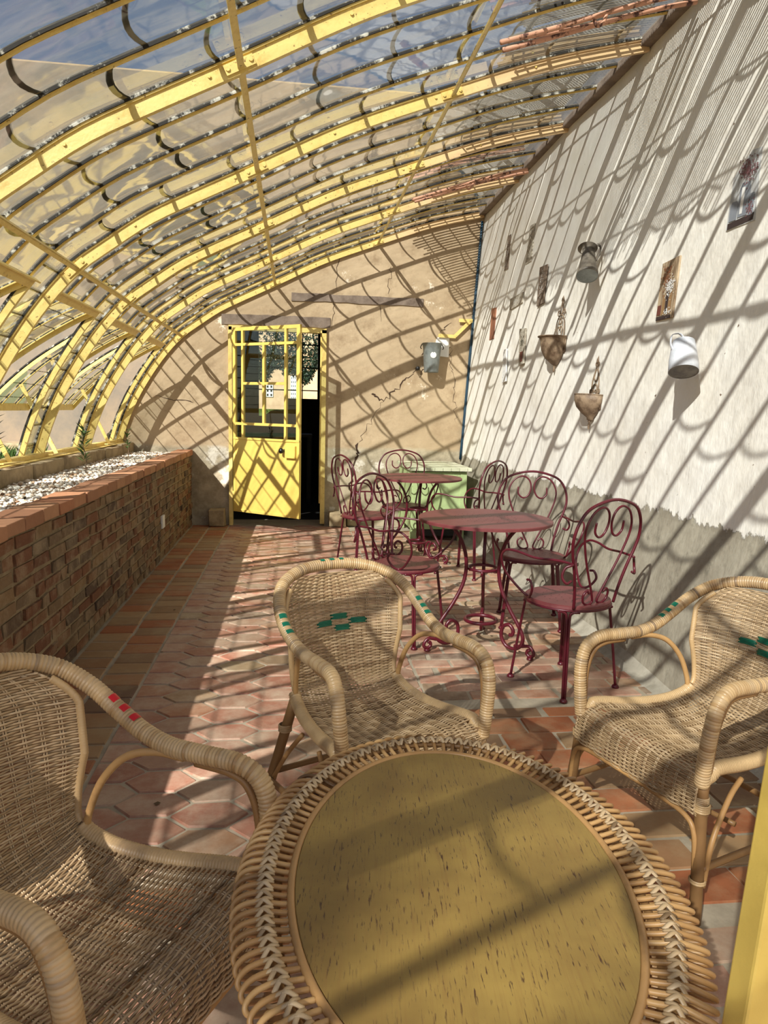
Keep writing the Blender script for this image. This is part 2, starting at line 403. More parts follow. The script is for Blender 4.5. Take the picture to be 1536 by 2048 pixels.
# ------------------------------------------------------------------ structure: right wall
rw = MB(); ys = np.linspace(-2.4, 8.3, 60); zs = np.r_[np.linspace(0, .8, 6), np.linspace(.9, 4.3, 24)]
G = np.zeros((len(ys), len(zs), 3))
for i, y in enumerate(ys):
    for j, z in enumerate(zs): G[i, j] = (wallx(z)+.008*math.sin(y*1.7+z*2.1)+.006*math.sin(y*4.1-z*3.3), y, z)
rw.grid(G[:, ::-1]); rw.prism([(1.93, 0), (2.7, 0), (2.7, 4.3), (2.16, 4.3), (2.0, .9)], 1, -2.4, 8.3)
tag(rw.build('wall_right', M_white, smooth=False), kind='structure')
# ------------------------------------------------------------------ structure: end wall with door opening
DX0, DX1, DZ = -.715, .345, 2.20
bw = MB()
for (x0, x1, z0, z1) in ((-3.22, DX0, -.1, 4.7), (DX1, 2.7, -.1, 4.7), (DX0, DX1, DZ, 4.7)): bw.box(x0, x1, YE, YE+.38, z0, z1)
wall_back = bw.build('wall_back', M_beige); tag(wall_back, kind='structure')
M_outer = painted('darkened_outer_render', S(150, 132, 110), S(118, 110, 100), (.38, .66), .95, 1.6, .5)  # outer plaster colour darkened so full outdoor sun does not blow it out
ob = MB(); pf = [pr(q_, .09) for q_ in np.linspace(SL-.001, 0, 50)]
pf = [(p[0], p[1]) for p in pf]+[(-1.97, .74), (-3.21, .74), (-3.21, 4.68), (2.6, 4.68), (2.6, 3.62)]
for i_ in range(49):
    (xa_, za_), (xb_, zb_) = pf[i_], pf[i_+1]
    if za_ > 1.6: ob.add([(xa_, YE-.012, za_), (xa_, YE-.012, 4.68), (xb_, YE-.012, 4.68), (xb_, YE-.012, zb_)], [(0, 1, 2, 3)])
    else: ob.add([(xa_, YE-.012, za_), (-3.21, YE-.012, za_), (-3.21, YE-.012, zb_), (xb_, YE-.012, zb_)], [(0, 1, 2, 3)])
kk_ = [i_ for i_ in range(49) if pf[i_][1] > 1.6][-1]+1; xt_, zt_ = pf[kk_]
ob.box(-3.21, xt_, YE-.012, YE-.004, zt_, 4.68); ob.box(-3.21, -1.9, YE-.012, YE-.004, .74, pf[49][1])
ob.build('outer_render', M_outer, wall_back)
def ribbon(mb, pts, w_, y, tint=.5):
    P = np.array(pts, float); n = len(P); A = []; B = []
    for i in range(n):
        d = P[min(i+1, n-1)]-P[max(i-1, 0)]; d /= np.linalg.norm(d)+1e-9; nn = np.array([-d[1], d[0]])
        ww = w_*(.3+.9*RNG.rand())*(0.25 if i in (0, n-1) else 1)
        A.append(P[i]+nn*ww); B.append(P[i]-nn*ww)
    V = [(a[0], y, a[1]) for a in A]+[(b[0], y, b[1]) for b in B]+[(p[0], y+.008, p[1]) for p in P]
    F = [(i, i+1, n+i+1, n+i) for i in range(n-1)]
    mb.add(V[:2*n], F, tint)
def jag(a, b, n, amp):
    P = [np.array(a)+(np.array(b)-np.array(a))*i/n for i in range(n+1)]
    return [p+(RNG.uniform(-amp, amp, 2) if 0 < i < n else 0) for i, p in enumerate(P)]
crk = MB()
for a, b, n, amp, w_ in [((1.0, 1.42), (1.38, 1.80), 14, .03, .008), ((1.0, 1.42), (.86, 1.50), 8, .02, .012), ((1.42, 1.95), (1.75, 2.05), 8, .02, .010),
                         ((.72, .95), (.66, .55), 12, .03, .015), ((.66, .55), (.62, .02), 12, .03, .012), ((.72, .95), (1.0, 1.42), 12, .03, .003),
                         ((1.75, 2.05), (1.85, 1.2), 22, .03, .003), ((.45, 2.62), (.47, 3.0), 8, .02, .003), ((1.05, 2.9), (1.02, 2.6), 8, .02, .004),
                         ((1.62, 2.2), (1.75, 2.32), 6, .02, .006), ((-1.5, 1.42), (-1.1, 1.35), 10, .015, .005), ((.95, 2.3), (.93, 2.5), 6, .01, .003),
                         ((.43, 2.55), (.40, 2.2), 8, .02, .004), ((1.52, 1.9), (1.40, 1.7), 8, .02, .006)]:
    ribbon(crk, jag(a, b, n, amp), w_, YE-.002)
crk.build('plaster_crack', M_crack, wall_back)
for (xa, za, xb, zb, hh_) in ((-.79, 2.262, .385, 2.262, .055), (-.04, 2.525, 1.42, 2.52, .042)):
    lb = MB(); n = 12; top = []; bot = []
    for i in range(n+1):
        x = xa+(xb-xa)*i/n; top.append((x, za+hh_+wob(.006))); bot.append((x, za-hh_+wob(.008)))
    lb.prism(top+bot[::-1], 1, YE-.012, YE+.05); lb.build('lintel_beam', M_oldwood, wall_back)
# stepped masonry stub and stones by the door foot
for i, (x0, x1, z1, y0) in enumerate(((-.93, -.76, .19, 7.80), (.40, .58, .17, 7.80), (.60, .73, .30, 7.88))):
    st = MB(); st.box(x0, x1, y0, YE+.01, 0, z1, jit=.008)
    tag(st.build('stone_block', M_stone, bevel=.01), ['rough stone block on the floor left of the yellow door', 'rough stone block on the floor just right of the doorway', 'taller worn stone at the wall foot right of the doorway'][i], 'stone block')
# ground and building parts outside
og = MB(); og.box(-9, -1.98, -3, 30, -.1, .74); og.box(-1.98, 6, 11.5, 30, -.1, .55); og.box(-8.9, 6, 22, 30, .5, 1.27)
tag(og.build('floor_outside', M_grass), kind='structure')
bk_ = MB(); x0 = -9.0
for k in range(62):
    z = -.1+k*.075; x = -8.0-(k % 2)*.12
    while x < -3.5:
        bk_.box(x, x+.23, YE+.1, YE+.4, z, z+.065, RNG.rand()); x += .24
bm_ = MB(); bm_.box(-8.3, -3.5, YE+.11, YE+.5, -.1, 4.6)
wob_ = bm_.build('wall_outside', M_mortar); tag(wob_, kind='structure'); bk_.build('brick_courses', M_brick, wob_)
# white stone blocks at its foot
for i, (a, b) in enumerate(((-4.4, -3.75), (-3.7, -3.30), (-3.26, -2.75))):
    st = MB(); st.box(a, b, YE-.25, YE+.05, .70, 1.0-.05*i, jit=.012)
    tag(st.build('foundation_stone', M_stone, bevel=.015), ['pale foundation stone at the far left outside the glass', 'pale foundation stone under the dark downpipe outside', 'pale foundation stone right of the dark downpipe outside'][i], 'foundation stone')
dp = MB(); dp.tube([(-3.36, YE-.08, .95), (-3.36, YE-.08, 4.6)], .055, 12)
t_ = dp.build('downpipe', M_dark, smooth=True); tag(t_, 'dark downpipe on the outside wall seen through the left glass', 'downpipe')
ws = MB(); ws.box(-3.42, -3.28, YE-.2, YE-.14, 1.40, 1.72, jit=.006)
tag(ws.build('white_box', M_plastic, bevel=.01), 'small white box fixed to the dark downpipe outside', 'meter box')

# ------------------------------------------------------------------ planter, kerb, gravel
Y0, Y1 = -2.3, YE
pw = MB(); pw.box(-1.30, PX-.006, Y0, Y1-.01, 0, PL-.062)
wall_left = pw.build('wall_left', M_mortar); tag(wall_left, kind='structure')
pb = MB(); rows = 12; rh = (PL-.065)/rows
for k in range(rows):
    y = Y0-(k % 2)*.11
    while y < Y1-.03:
        L = .205*RNG.uniform(.9, 1.1) if RNG.rand() > .2 else .10
        a, b = max(y, Y0), min(y+L, Y1-.012)
        if b-a > .03: pb.box(PX-.09, PX+wob(.004)+.002, a+.007, b-.007, k*rh+.008, (k+1)*rh-.008, RNG.rand(), jit=.005)
        y += L+.006
pb.build('brick_courses', M_brick, wall_left)
cp = MB(); y = Y0
while y < Y1-.02:
    L = .215*RNG.uniform(.92, 1.06); b = min(y+L, Y1-.012)
    cp.box(-1.275+wob(.006), PX+.014+wob(.006), y+.003, b-.003, PL-.058, PL+wob(.003), RNG.rand(), jit=.003); y += L
cp.build('capping_course', M_cap, wall_left, bevel=.004)
kb = MB(); y = Y0
while y < Y1:
    L = RNG.uniform(.35, .75); b = min(y+L, Y1)
    kb.box(-2.0, -1.735+wob(.012), y+.004, b-.004, .4, .905+wob(.006), jit=.006); y += L
tag(kb.build('trim_1', M_stone, bevel=.012), kind='structure')
sl = MB(); sl.box(-1.76, -1.26, Y0, Y1-.01, .3, .775); sl.build('trim_2', M_soil); tag(bpy.data.objects['trim_2'], kind='structure')
gv = MB()
ico = [(0,0,-1),(.72,-.53,-.45),(-.28,-.85,-.45),(-.89,0,-.45),(-.28,.85,-.45),(.72,.53,-.45),(.28,-.85,.45),(-.72,-.53,.45),(-.72,.53,.45),(.28,.85,.45),(.89,0,.45),(0,0,1)]
icf = [(0,1,2),(1,0,5),(0,2,3),(0,3,4),(0,4,5),(1,5,10),(2,1,6),(3,2,7),(4,3,8),(5,4,9),(1,10,6),(2,6,7),(3,7,8),(4,8,9),(5,9,10),(6,10,11),(7,6,11),(8,7,11),(9,8,11),(10,9,11)]
ico = np.array(ico)
def pebble(mb, c, r_, tint):
    sx, sy, sz = r_*RNG.uniform(.8, 1.5), r_*RNG.uniform(.6, 1.1), r_*RNG.uniform(.45, .8)
    a = RNG.rand()*PI; V = ico*RNG.uniform(.85, 1.15, ico.shape)*np.array([sx, sy, sz])
    ca, sa = math.cos(a), math.sin(a); V = np.c_[V[:, 0]*ca-V[:, 1]*sa, V[:, 0]*sa+V[:, 1]*ca, V[:, 2]]
    mb.add(V+np.array(c), icf, tint)
for i in range(9000):
    y = 1.6+6.3*RNG.rand()
    pebble(gv, (RNG.uniform(-1.73, -1.318), y, .785+RNG.rand()*.028), RNG.uniform(.009, .016), RNG.rand())
tag(gv.build('white_gravel', M_pebble, smooth=True), 'bed of white pebbles between the brick planter wall and stone kerb', 'gravel', kind='stuff')

# ------------------------------------------------------------------ curved glass roof
ceil = empty('ceiling', (0, 0, 0), kind='structure')
ribs_y = [YE-.02-k*DY for k in range(9)]
def curved_bar(mb, s0, s1, y0, y1, o0, o1, n=60, tint=.5):
    V = []
    for s in np.linspace(s0, s1, n):
        for (yy, oo) in ((y0, o0), (y1, o0), (y1, o1), (y0, o1)):
            x, z = pr(s, oo); V.append((x, yy, z))
    F = [(0, 1, 2, 3), (4*n-1, 4*n-2, 4*n-3, 4*n-4)]
    for i in range(n-1):
        for q in range(4): F.append((4*i+q, 4*i+4+q, 4*i+4+(q+1) % 4, 4*i+(q+1) % 4))
    mb.add(V, F, tint)
S_H = s_at_x(-1.33)                      # sash header
S_P = [s_at_x(-1.20), s_at_x(-.21), s_at_x(.90)]
S_W = SL-.02
def bolt(mb, p, d, r_=.009):
    p = np.array(p, float); d = np.array(d, float); mb.tube([p, p+d*.008], r_, 6)
for k, y in enumerate(ribs_y):
    mb = MB(); curved_bar(mb, 0, S_W, y-.012, y+.012, 0, .062); curved_bar(mb, 0, S_W, y-.020, y+.020, .058, .066)
    mb.build('rib', M_rib, ceil)
    mp = MB(); curved_bar(mp, 0, S_W, y-.026, y-.014, .066, .078); curved_bar(mp, 0, S_W, y+.014, y+.026, .066, .078); mp.build('putty_line', M_putty, ceil)
    # joint plates with bolts at each purlin
    jp = MB()
    for s in S_P:
        x, z = pr(s, .03); xa, za = pr(s-.07, .03); xb, zb = pr(s+.07, .03)
        jp.obox((x, y-.016, z), np.array([(xb-xa)/2*.9, 0, (zb-za)/2*.9]), (0, .004, 0), np.array([-(zb-za), 0, (xb-xa)])/.14*.02)
        for q in (-.05, .05):
            bx_, bz_ = pr(s+q, .03); bolt(jp, (bx_, y-.018, bz_), (0, -1, 0))
    for s in np.arange(.5, SL-.3, .62):
        bx_, bz_ = pr(s, .035); bolt(jp, (bx_, y-.011, bz_), (0, -1, 0), .007)
    jp.build('bolt_plate', M_yel, ceil)
bars_y = []
for k in range(len(ribs_y)-1):
    for q in (1, 2, 3): bars_y.append((ribs_y[k]-q*DY/4, q))
for y, q in bars_y:
    s0 = 0 if q == 1 else S_H
    mb = MB(); curved_bar(mb, s0, S_W, y-.003, y+.003, .056, .070, 50); curved_bar(mb, s0, S_W, y-.009, y+.009, .064, .069, 50)
    if q == 1: curved_bar(mb, 0, S_H, y-.012, y+.012, .03, .066, 24)
    mb.build('glazing_bar', M_yel, ceil)
    mp = MB(); curved_bar(mp, s0, S_W, y-.0145, y-.008, .065, .079, 50); curved_bar(mp, s0, S_W, y+.008, y+.0145, .065, .079, 50)
    mp.build('putty_line', M_putty, ceil)
Ya, Yb = ribs_y[-1], ribs_y[0]
for s in S_P:
    x, z = pr(s, .018); xa, za = pr(s-.01, .018); xb, zb = pr(s+.01, .018)
    t_ = np.array([xb-xa, 0, zb-za]); t_ /= np.linalg.norm(t_); n_ = np.array([-t_[2], 0, t_[0]])
    mb = MB(); c = np.array([x, (Ya+Yb)/2, z]); hL = (Yb-Ya)/2
    mb.obox(c, t_*.013, (0, hL, 0), n_*.003); mb.obox(c+t_*.012+n_*.010, t_*.003, (0, hL, 0), n_*.013)
    mb.build('purlin', M_yel, ceil)
# eave rail, wall plate, headers
mb = MB(); mb.box(-1.91, -1.85, Ya, Yb, .905, .945); mb.box(-1.85, -1.80, Ya, Yb, .905, .913); mb.build('eave_rail', M_yel, ceil)
mb = MB(); xw, zw = pr(S_W, .04); mb.box(xw-.05, xw+.015, Ya, Yb, zw-.02, zw+.03); mb.build('wall_plate', M_oldwood, ceil)
mb = MB(); mb.box(2.02, 2.13, Ya-.3, Yb+.02, 3.53, 4.32); mb.build('dark_cover_board', M_roof, ceil)  # dark board added to cover the brightly lit wall above the glass
# panes: lapped curved glass, lower edge of each pane rounded
pane_step = .385
def bay_glass(y0, y1, s0, ph):
    g = MB(); lap = MB(); n = 7; yy = np.linspace(y0+.004, y1-.004, n); t01 = np.linspace(-1, 1, n)
    edges = [s0]; s = s0+pane_step*.55+ph; fine = 0
    if s0 < .01:
        s = .10
        while s < S_P[0]: edges.append(s+RNG.uniform(-.008, .008)); s += .145; fine += 1
        s += .2+ph
    while s < S_W-.15: edges.append(s+RNG.uniform(-.02, .02)); s += pane_step
    edges.append(S_W)
    for i in range(len(edges)-1):
        a, b = edges[i], edges[i+1]; m = 3 if i < fine else 9; G = np.zeros((m, n, 3))
        for c in range(n):
            sag = (.004 if i <= fine else .034)*(1-t01[c]**2)
            lo = a-(sag+.012 if i else 0); sgn = (.004 if i+1 <= fine else .034)*(1-t01[c]**2); hi = b-0.0 if i == len(edges)-2 else b+.008-sgn
            for r_ in range(m):
                ss = lo+(hi-lo)*r_/(m-1); off = .071+.006*(1-r_/(m-1)) if i else .072
                x, z = pr(ss, off); G[r_, c] = (x, yy[c], z)
        g.grid(G)
        if i:
            L = np.zeros((3, n, 3)); wv = RNG.uniform(.015, .026)*(.5 if i <= fine else 1)
            for c in range(n):
                sag = (.004 if i <= fine else .034)*(1-t01[c]**2)
                for r_, ds in enumerate((-.002, wv*.5, wv)):
                    x, z = pr(a-sag-.012+ds, .0745); L[r_, c] = (x, yy[c], z)
            lap.grid(L)
    g.build('glass_strip', M_glass, ceil, smooth=True)
    lap.build('pane_overlap', M_algae, ceil)
for k in range(len(ribs_y)-1):
    for q in range(4):
        yhi = ribs_y[k]-q*DY/4; ylo = yhi-DY/4
        bay_glass(ylo+.008, yhi-.008, 0 if q == 0 else S_H, RNG.uniform(-.05, .05))
# header rail over every opening sash
for k in range(len(ribs_y)-1):
    mb = MB(); s = S_H; x, z = pr(s, .03); xa, za = pr(s-.01, .03); xb, zb = pr(s+.01, .03)
    t_ = np.array([xb-xa, 0, zb-za]); t_ /= np.linalg.norm(t_); n_ = np.array([-t_[2], 0, t_[0]])
    yb, ya = ribs_y[k]-DY/4-.0, ribs_y[k+1]+.02
    mb.obox(np.array([x, (ya+yb)/2, z]), t_*.026, (0, (yb-ya)/2, 0), n_*.004); mb.obox(np.array([x, (ya+yb)/2, z])+t_*.03-n_*.012, t_*.004, (0, (yb-ya)/2, 0), n_*.016)
    mb.build('header_rail', M_yel, ceil)
# opening sashes, hinged at the header, swung outwards
ANG = math.radians(25)
hx, hz = pr(S_H, .055)
def sw(p):
    x, z = p; dx, dz = x-hx, z-hz; c, s_ = math.cos(-ANG), math.sin(-ANG)
    return (hx+dx*c-dz*s_, hz+dx*s_+dz*c)
for k in range(1, len(ribs_y)-1+1):
    i = k-1; yb, ya = ribs_y[i]-DY/4-.02, ribs_y[i+1]+.035
    if ya < .2: continue
    win = empty('window_%d' % (i+1), (0, 0, 0), kind='structure')
    ss = np.linspace(S_H-.01, .04, 26); fr = MB()
    def strip(mb, y0, y1, o0, o1):
        V = []
        for s in ss:
            for yy, oo in ((y0, o0), (y1, o0), (y1, o1), (y0, o1)):
                x, z = sw(pr(s, oo)); V.append((x, yy, z))
        n = len(ss); F = [(0, 1, 2, 3), (4*n-1, 4*n-2, 4*n-3, 4*n-4)]
        for a in range(n-1):
            for q in range(4): F.append((4*a+q, 4*a+4+q, 4*a+4+(q+1) % 4, 4*a+(q+1) % 4))
        mb.add(V, F)
    strip(fr, ya, ya+.03, .055, .062); strip(fr, yb-.03, yb, .055, .062); strip(fr, ya, ya+.005, .03, .062); strip(fr, yb-.005, yb, .03, .062)
    for q in (1, 2):
        ym = ya+(yb-ya)*q/3; strip(fr, ym-.01, ym+.01, .055, .06)
    x, z = sw(pr(.05, .05)); fr.box(x-.006, x+.004, ya, yb, z-.03, z+.03)
    fr.build('window_frame', M_yel, win)
    pt = MB(); strip(pt, ya+.004, ya+.026, .062, .072); strip(pt, yb-.026, yb-.004, .062, .072)
    for q in (1, 2):
        ym = ya+(yb-ya)*q/3; strip(pt, ym-.01, ym+.01, .06, .072)
    for s in np.arange(.14, S_H-.06, .145):
        x, z = sw(pr(s, .068)); x2, z2 = sw(pr(s+.02, .068)); pt.bar((x, ya, z), (x, yb, z), .008, .005)
    pt.build('putty_line', M_putty, win)
    gp = MB(); G = np.zeros((len(ss), 2, 3))
    for a, s in enumerate(ss):
        x, z = sw(pr(s, .066)); G[a, 0] = (x, ya+.02, z); G[a, 1] = (x, yb-.02, z)
    gp.grid(G); gp.build('glass_pane', M_glass, win, smooth=True)
    sb = MB(); ys_ = ya+.48 if i != 1 else ya+.15
    x, z = sw(pr(.30, .04)); sb.bar((-1.82, ys_, .93), (x+.02, ys_, z), .03, .006, up=(0, 1, 0))
    sb.bar((-1.79, ys_-.22, .935), (-1.79, ys_+.12, .925), .03, .008)
    sb.build('stay_bar', M_yel, win)
# lath shading lying on top of the glass by the wall
lt = MB(); y = 1.6
while y < 7.9:
    if RNG.rand() < .94: curved_bar(lt, s_at_x(1.22)+wob(.05), s_at_x(1.98), y, y+.0085, .125, .131, 12)
    y += .026
for s in (s_at_x(1.3), s_at_x(1.6), s_at_x(1.9)):
    x, z = pr(s, .138); lt.bar((x, 1.6, z), (x, 7.9, z), .012, .006)
tag(lt.build('lath_blind', M_lath), 'split lath sun blind lying on the glass roof along the white wall', 'blind')
# cables crossing over the glass (their shadows fall on the white wall)
cb = MB()
for (ya, yb, sa, sb_) in ((2.2, 7.6, 1.25, 1.28),):
    P = []
    for q in range(40):
        y = ya+(yb-ya)*q/39; s = s_at_x(sa)+.03*math.sin(q*1.3); x, z = pr(s, .16); P.append((x, y, z))
    cb.tube(P, .006, 6)
tag(cb.build('roof_cable', M_dark, smooth=True), 'thin dark cable lying over the glass along the lath blind', 'cable')
# pink rods with hooks hanging under the roof near the wall
def rods(name, y, label, near):
    e = empty(name, (0, 0, 0), label=label, cat='rod')
    A = []
    for (dy, xa, xb, o) in ((0, .98, 1.98, .0), (.10, 1.02, 2.02, .0)):
        P = [(*pr(s_at_x(x), -.025),) for x in np.linspace(xa, xb, 14)]
        A.append([(p[0], y+dy+.03*math.sin(i*.4), p[1]) for i, p in enumerate(P)])
    for P in A:
        mb = MB(); mb.tube(P, .013, 8); mb.build('rod', M_pinkrod, e, smooth=True)
    p = A[0][7]; hk = MB()
    hk.tube(catmull([(p[0], p[1], p[2]), (p[0]-.02, p[1]-.01, p[2]-.05), (p[0]-.05, p[1]-.01, p[2]-.07), (p[0]-.07, p[1]-.01, p[2]-.04)], 6), .009, 8)
    hk.build('hook', M_pinkrod, e, smooth=True)
    jb = MB(); q = A[0][0]; q2 = A[1][12]
    jb.tube([q, tuple((np.array(q)+np.array(A[1][6]))/2), A[1][9]], .008, 6); jb.build('link_rod', M_pinkrod, e, smooth=True)
rods('folding_rod_arm', 3.62, 'pair of chipped pink rods with a hook under the roof glass, nearer the camera', True)
rods('folding_rod_arm', 6.25, 'pair of pale pink rods with a hook under the roof glass, nearer the end wall', False)

# ------------------------------------------------------------------ blue pipe in the corner, yellow bracket
mb = MB(); mb.tube([(wallx(z)-.018, YE-.025, z) for z in np.linspace(.78, 3.42, 12)], .014, 10)
tag(mb.build('corner_pipe', M_pipe, smooth=True), 'thin blue pipe running up the corner beside the white wall', 'pipe')
mb = MB()
def pt3(px, pz, y=YE-.03): return (px, y, pz)
mb.bar((1.83, YE-.03, 2.345), (2.0, YE-.03, 2.345), .012, .038, up=(0, 0, 1)); mb.bar((1.60, YE-.03, 2.17), (1.80, YE-.03, 2.165), .012, .038)
mb.bar((1.79, YE-.032, 2.17), (1.97, YE-.032, 2.35), .012, .038)
tag(mb.build('wall_bracket', M_yel), 'yellow Z-shaped iron bracket on the end wall above the zinc bucket', 'bracket')
ph = MB(); ph.box(1.58, 1.72, YE-.012, YE+.01, 1.93, 2.16, jit=.02); ph.build('plaster_patch', M_whiteframe, wall_back)

# ------------------------------------------------------------------ yellow door in the end wall
fr = empty('door_1', (0, 0, 0), kind='structure')
mb = MB(); mb.box(DX0-.005, DX0+.035, YE-.04, YE+.05, .0, DZ-.02); mb.box(DX1-.05, DX1, YE-.04, YE+.03, .02, DZ-.02); mb.box(DX0, DX1, YE-.04, YE+.05, DZ-.055, DZ-.005)
mb.box(DX1-.065, DX1-.05, YE+.0, YE+.02, .25, DZ-.06)
mb.build('door_frame', M_yel, fr)
TH = math.radians(38); LW = .915; LZ0, LZ1 = .165, 2.165
leaf = empty('door_leaf', (DX0+.055, YE-.05, 0), -TH); leaf.parent = fr
mb = MB()
W_ = LW; t2 = .016
def vb(x, z0, z1, w_=.028): mb.box(x-w_/2, x+w_/2, -t2, t2, z0, z1)
def hb(z, x0, x1, w_=.028): mb.box(x0, x1, -t2*.9, t2*.9, z-w_/2, z+w_/2)
zm = .98
vb(.018, LZ0, LZ1, .036); vb(W_-.022, LZ0, LZ1, .044); hb(LZ1-.018, 0, W_, .036)
vb(.135, zm, LZ1); vb(W_-.19, zm, LZ1); hb(LZ1-.18, 0, W_); hb(zm+.16, 0, W_)
vb((.135+W_-.19)/2, zm+.16, LZ1-.18); hb((zm+LZ1)/2-.0, .135, W_-.19)
mb.build('leaf_bars', M_yel2, leaf)
mb = MB(); mb.box(.0, W_, -.010, .010, LZ0, zm+.01); mb.box(0, W_, -.02, .02, zm-.012, zm+.012); mb.box(0, W_, -.018, .018, LZ0, LZ0+.03)
mb.build('lower_panel', M_yel2, leaf, bevel=.003)
mb = MB(); mb.box(.02, W_-.03, -.002, .002, zm, LZ1-.02); mb.build('glass_pane', M_dglass, leaf)
mb = MB(); mb.box(W_-.17, W_-.035, -.045, -.012, .80, .93); mb.build('lock_case', M_yel2, leaf, bevel=.004)
mb = MB(); mb.lathe([(0, 0), (.018, 0), (.012, .02), (.012, .03), (.028, .045), (.03, .06), (.018, .075), (0, .078)], 14)
kn = mb.build('door_knob', M_knob, leaf, smooth=True); kn.location = (W_-.20, -.012, .875); kn.rotation_euler = (PI/2, 0, 0)
for z in (.30, 1.15, 2.0):
    mb = MB(); mb.tube([(-.01, -.005, z), (-.01, -.005, z+.09)], .011, 8); mb.build('hinge', M_yel2, leaf, smooth=True)
# dark room beyond the door with a window onto the garden
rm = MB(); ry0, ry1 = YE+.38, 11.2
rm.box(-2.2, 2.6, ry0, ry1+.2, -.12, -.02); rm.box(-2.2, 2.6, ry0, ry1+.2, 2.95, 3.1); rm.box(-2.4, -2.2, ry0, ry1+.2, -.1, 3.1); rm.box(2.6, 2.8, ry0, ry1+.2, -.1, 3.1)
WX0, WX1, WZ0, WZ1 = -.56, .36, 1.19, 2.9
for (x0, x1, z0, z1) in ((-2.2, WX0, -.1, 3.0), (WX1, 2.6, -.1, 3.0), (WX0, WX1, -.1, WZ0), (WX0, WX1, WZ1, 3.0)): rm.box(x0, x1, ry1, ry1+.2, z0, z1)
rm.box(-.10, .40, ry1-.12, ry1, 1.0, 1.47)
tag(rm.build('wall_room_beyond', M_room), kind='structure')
wf = MB()
for x in (-.12, .12): wf.box(x-.008, x+.008, ry1+.02, ry1+.05, WZ0, WZ1)
for z in (1.6, 1.95, 2.3): wf.box(WX0, WX1, ry1+.02, ry1+.05, z-.008, z+.008)
tag(wf.build('window_20', M_dark), kind='structure')
# the room's dim worktable seen low through the glass
wt = empty('work_table', (-.35, 10.2, 0), label='dark work table standing in the dim room beyond the yellow door', cat='table')
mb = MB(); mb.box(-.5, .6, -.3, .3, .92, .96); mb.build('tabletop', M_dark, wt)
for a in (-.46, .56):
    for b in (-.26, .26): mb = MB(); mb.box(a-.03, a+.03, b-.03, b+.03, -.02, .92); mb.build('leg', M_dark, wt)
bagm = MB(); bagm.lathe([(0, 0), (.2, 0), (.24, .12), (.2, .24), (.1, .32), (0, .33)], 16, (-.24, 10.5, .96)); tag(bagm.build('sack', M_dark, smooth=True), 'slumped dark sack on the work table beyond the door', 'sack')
# house across the garden
hs = empty('garden_house', (-1.5, 27, .5), label='stone house with white windows across the lawn beyond the door', cat='house')
mb = MB(); mb.box(-9, 7, 0, 6, 0, 9); mb.build('facade', M_facade, hs)
def house_win(x, z, w_, h_, nx, nz):
    a = MB(); a.box(x-w_/2, x+w_/2, -.03, .02, z, z+h_); wn = a.build('window_sash', M_whiteframe, hs)
    b = MB()
    for i in range(nx):
        for j in range(nz):
            cw, c_h = w_/nx, h_/nz; b.box(x-w_/2+i*cw+.04, x-w_/2+(i+1)*cw-.04, -.045, -.03, z+j*c_h+.04, z+(j+1)*c_h-.04)
    b.build('window_panes', M_pane, wn)
house_win(.56, 1.22, .27, .46, 2, 3); house_win(1.48, 1.14, .27, .88, 4, 6); house_win(.56, 2.3, .3, .7, 2, 4); house_win(2.5, 1.22, .27, .46, 2, 3)
# cedar hanging in front of it
cd_ = empty('cedar_tree', (1.7, 20, .5), label='dark cedar hanging over the lawn beyond the door', cat='tree')
mb = MB(); mb.tube([(1.9, 0, 0), (1.85, 0, 3), (1.7, 0, 6)], [.35, .3, .2], 10); mb.build('trunk', M_twig, cd_, smooth=True)
mb = MB()
for i in range(9000):
    x = RNG.uniform(-3.6, -.6); lim = 1.72+.16*math.sin(x*5.3)+.10*math.sin(x*11+1); z = lim+abs(RNG.normal(0, .7))
    y_ = RNG.uniform(-.8, .8); a = RNG.rand(3)*.16-.08; b = RNG.rand(3)*.16-.08
    p = np.array([x, y_, z]); mb.add([p, p+a, p+b], [(0, 1, 2)])
mb.build('foliage', M_leafd, cd_)

# ------------------------------------------------------------------ far building tops outside (left)
# ------------------------------------------------------------------ green cabinet
cx0, cx1, cy0, cy1 = 1.16, 1.80, 6.95, 7.88
cab = empty('green_cabinet', (0, 0, 0), label='low pale green wooden cabinet in the corner under the white wall', cat='cabinet')
mb = MB(); mb.box(cx0+.03, cx1-.04, cy0+.05, cy1, .12, .715); mb.box(cx0+.03, cx0+.10, cy0+.04, cy0+.05, .12, .70); mb.box(cx1-.11, cx1-.04, cy0+.04, cy0+.05, .12, .70); mb.box(cx0+.10, cx1-.11, cy0+.042, cy0+.05, .65, .70)
mb.build('body', M_cabinet, cab, bevel=.004)
mb = MB(); x = cx0
while x < cx1-.01: mb.box(x+.0015, min(x+.085, cx1)-.0015, cy0, cy1, .725, .76, RNG.rand()); x += .085
mb.build('top_boards', M_cabtop, cab, bevel=.003)
for a in (cx0+.06, cx1-.08):
    for b in (cy0+.08, cy1-.05): mb = MB(); mb.box(a-.03, a+.03, b-.03, b+.03, 0, .12); mb.build('foot', M_cabinet, cab)
ln = MB(); ln.box(cx0+.15, cx1-.14, cy0+.06, cy1-.1, .05, .12); ln.build('plinth', M_dark, cab)

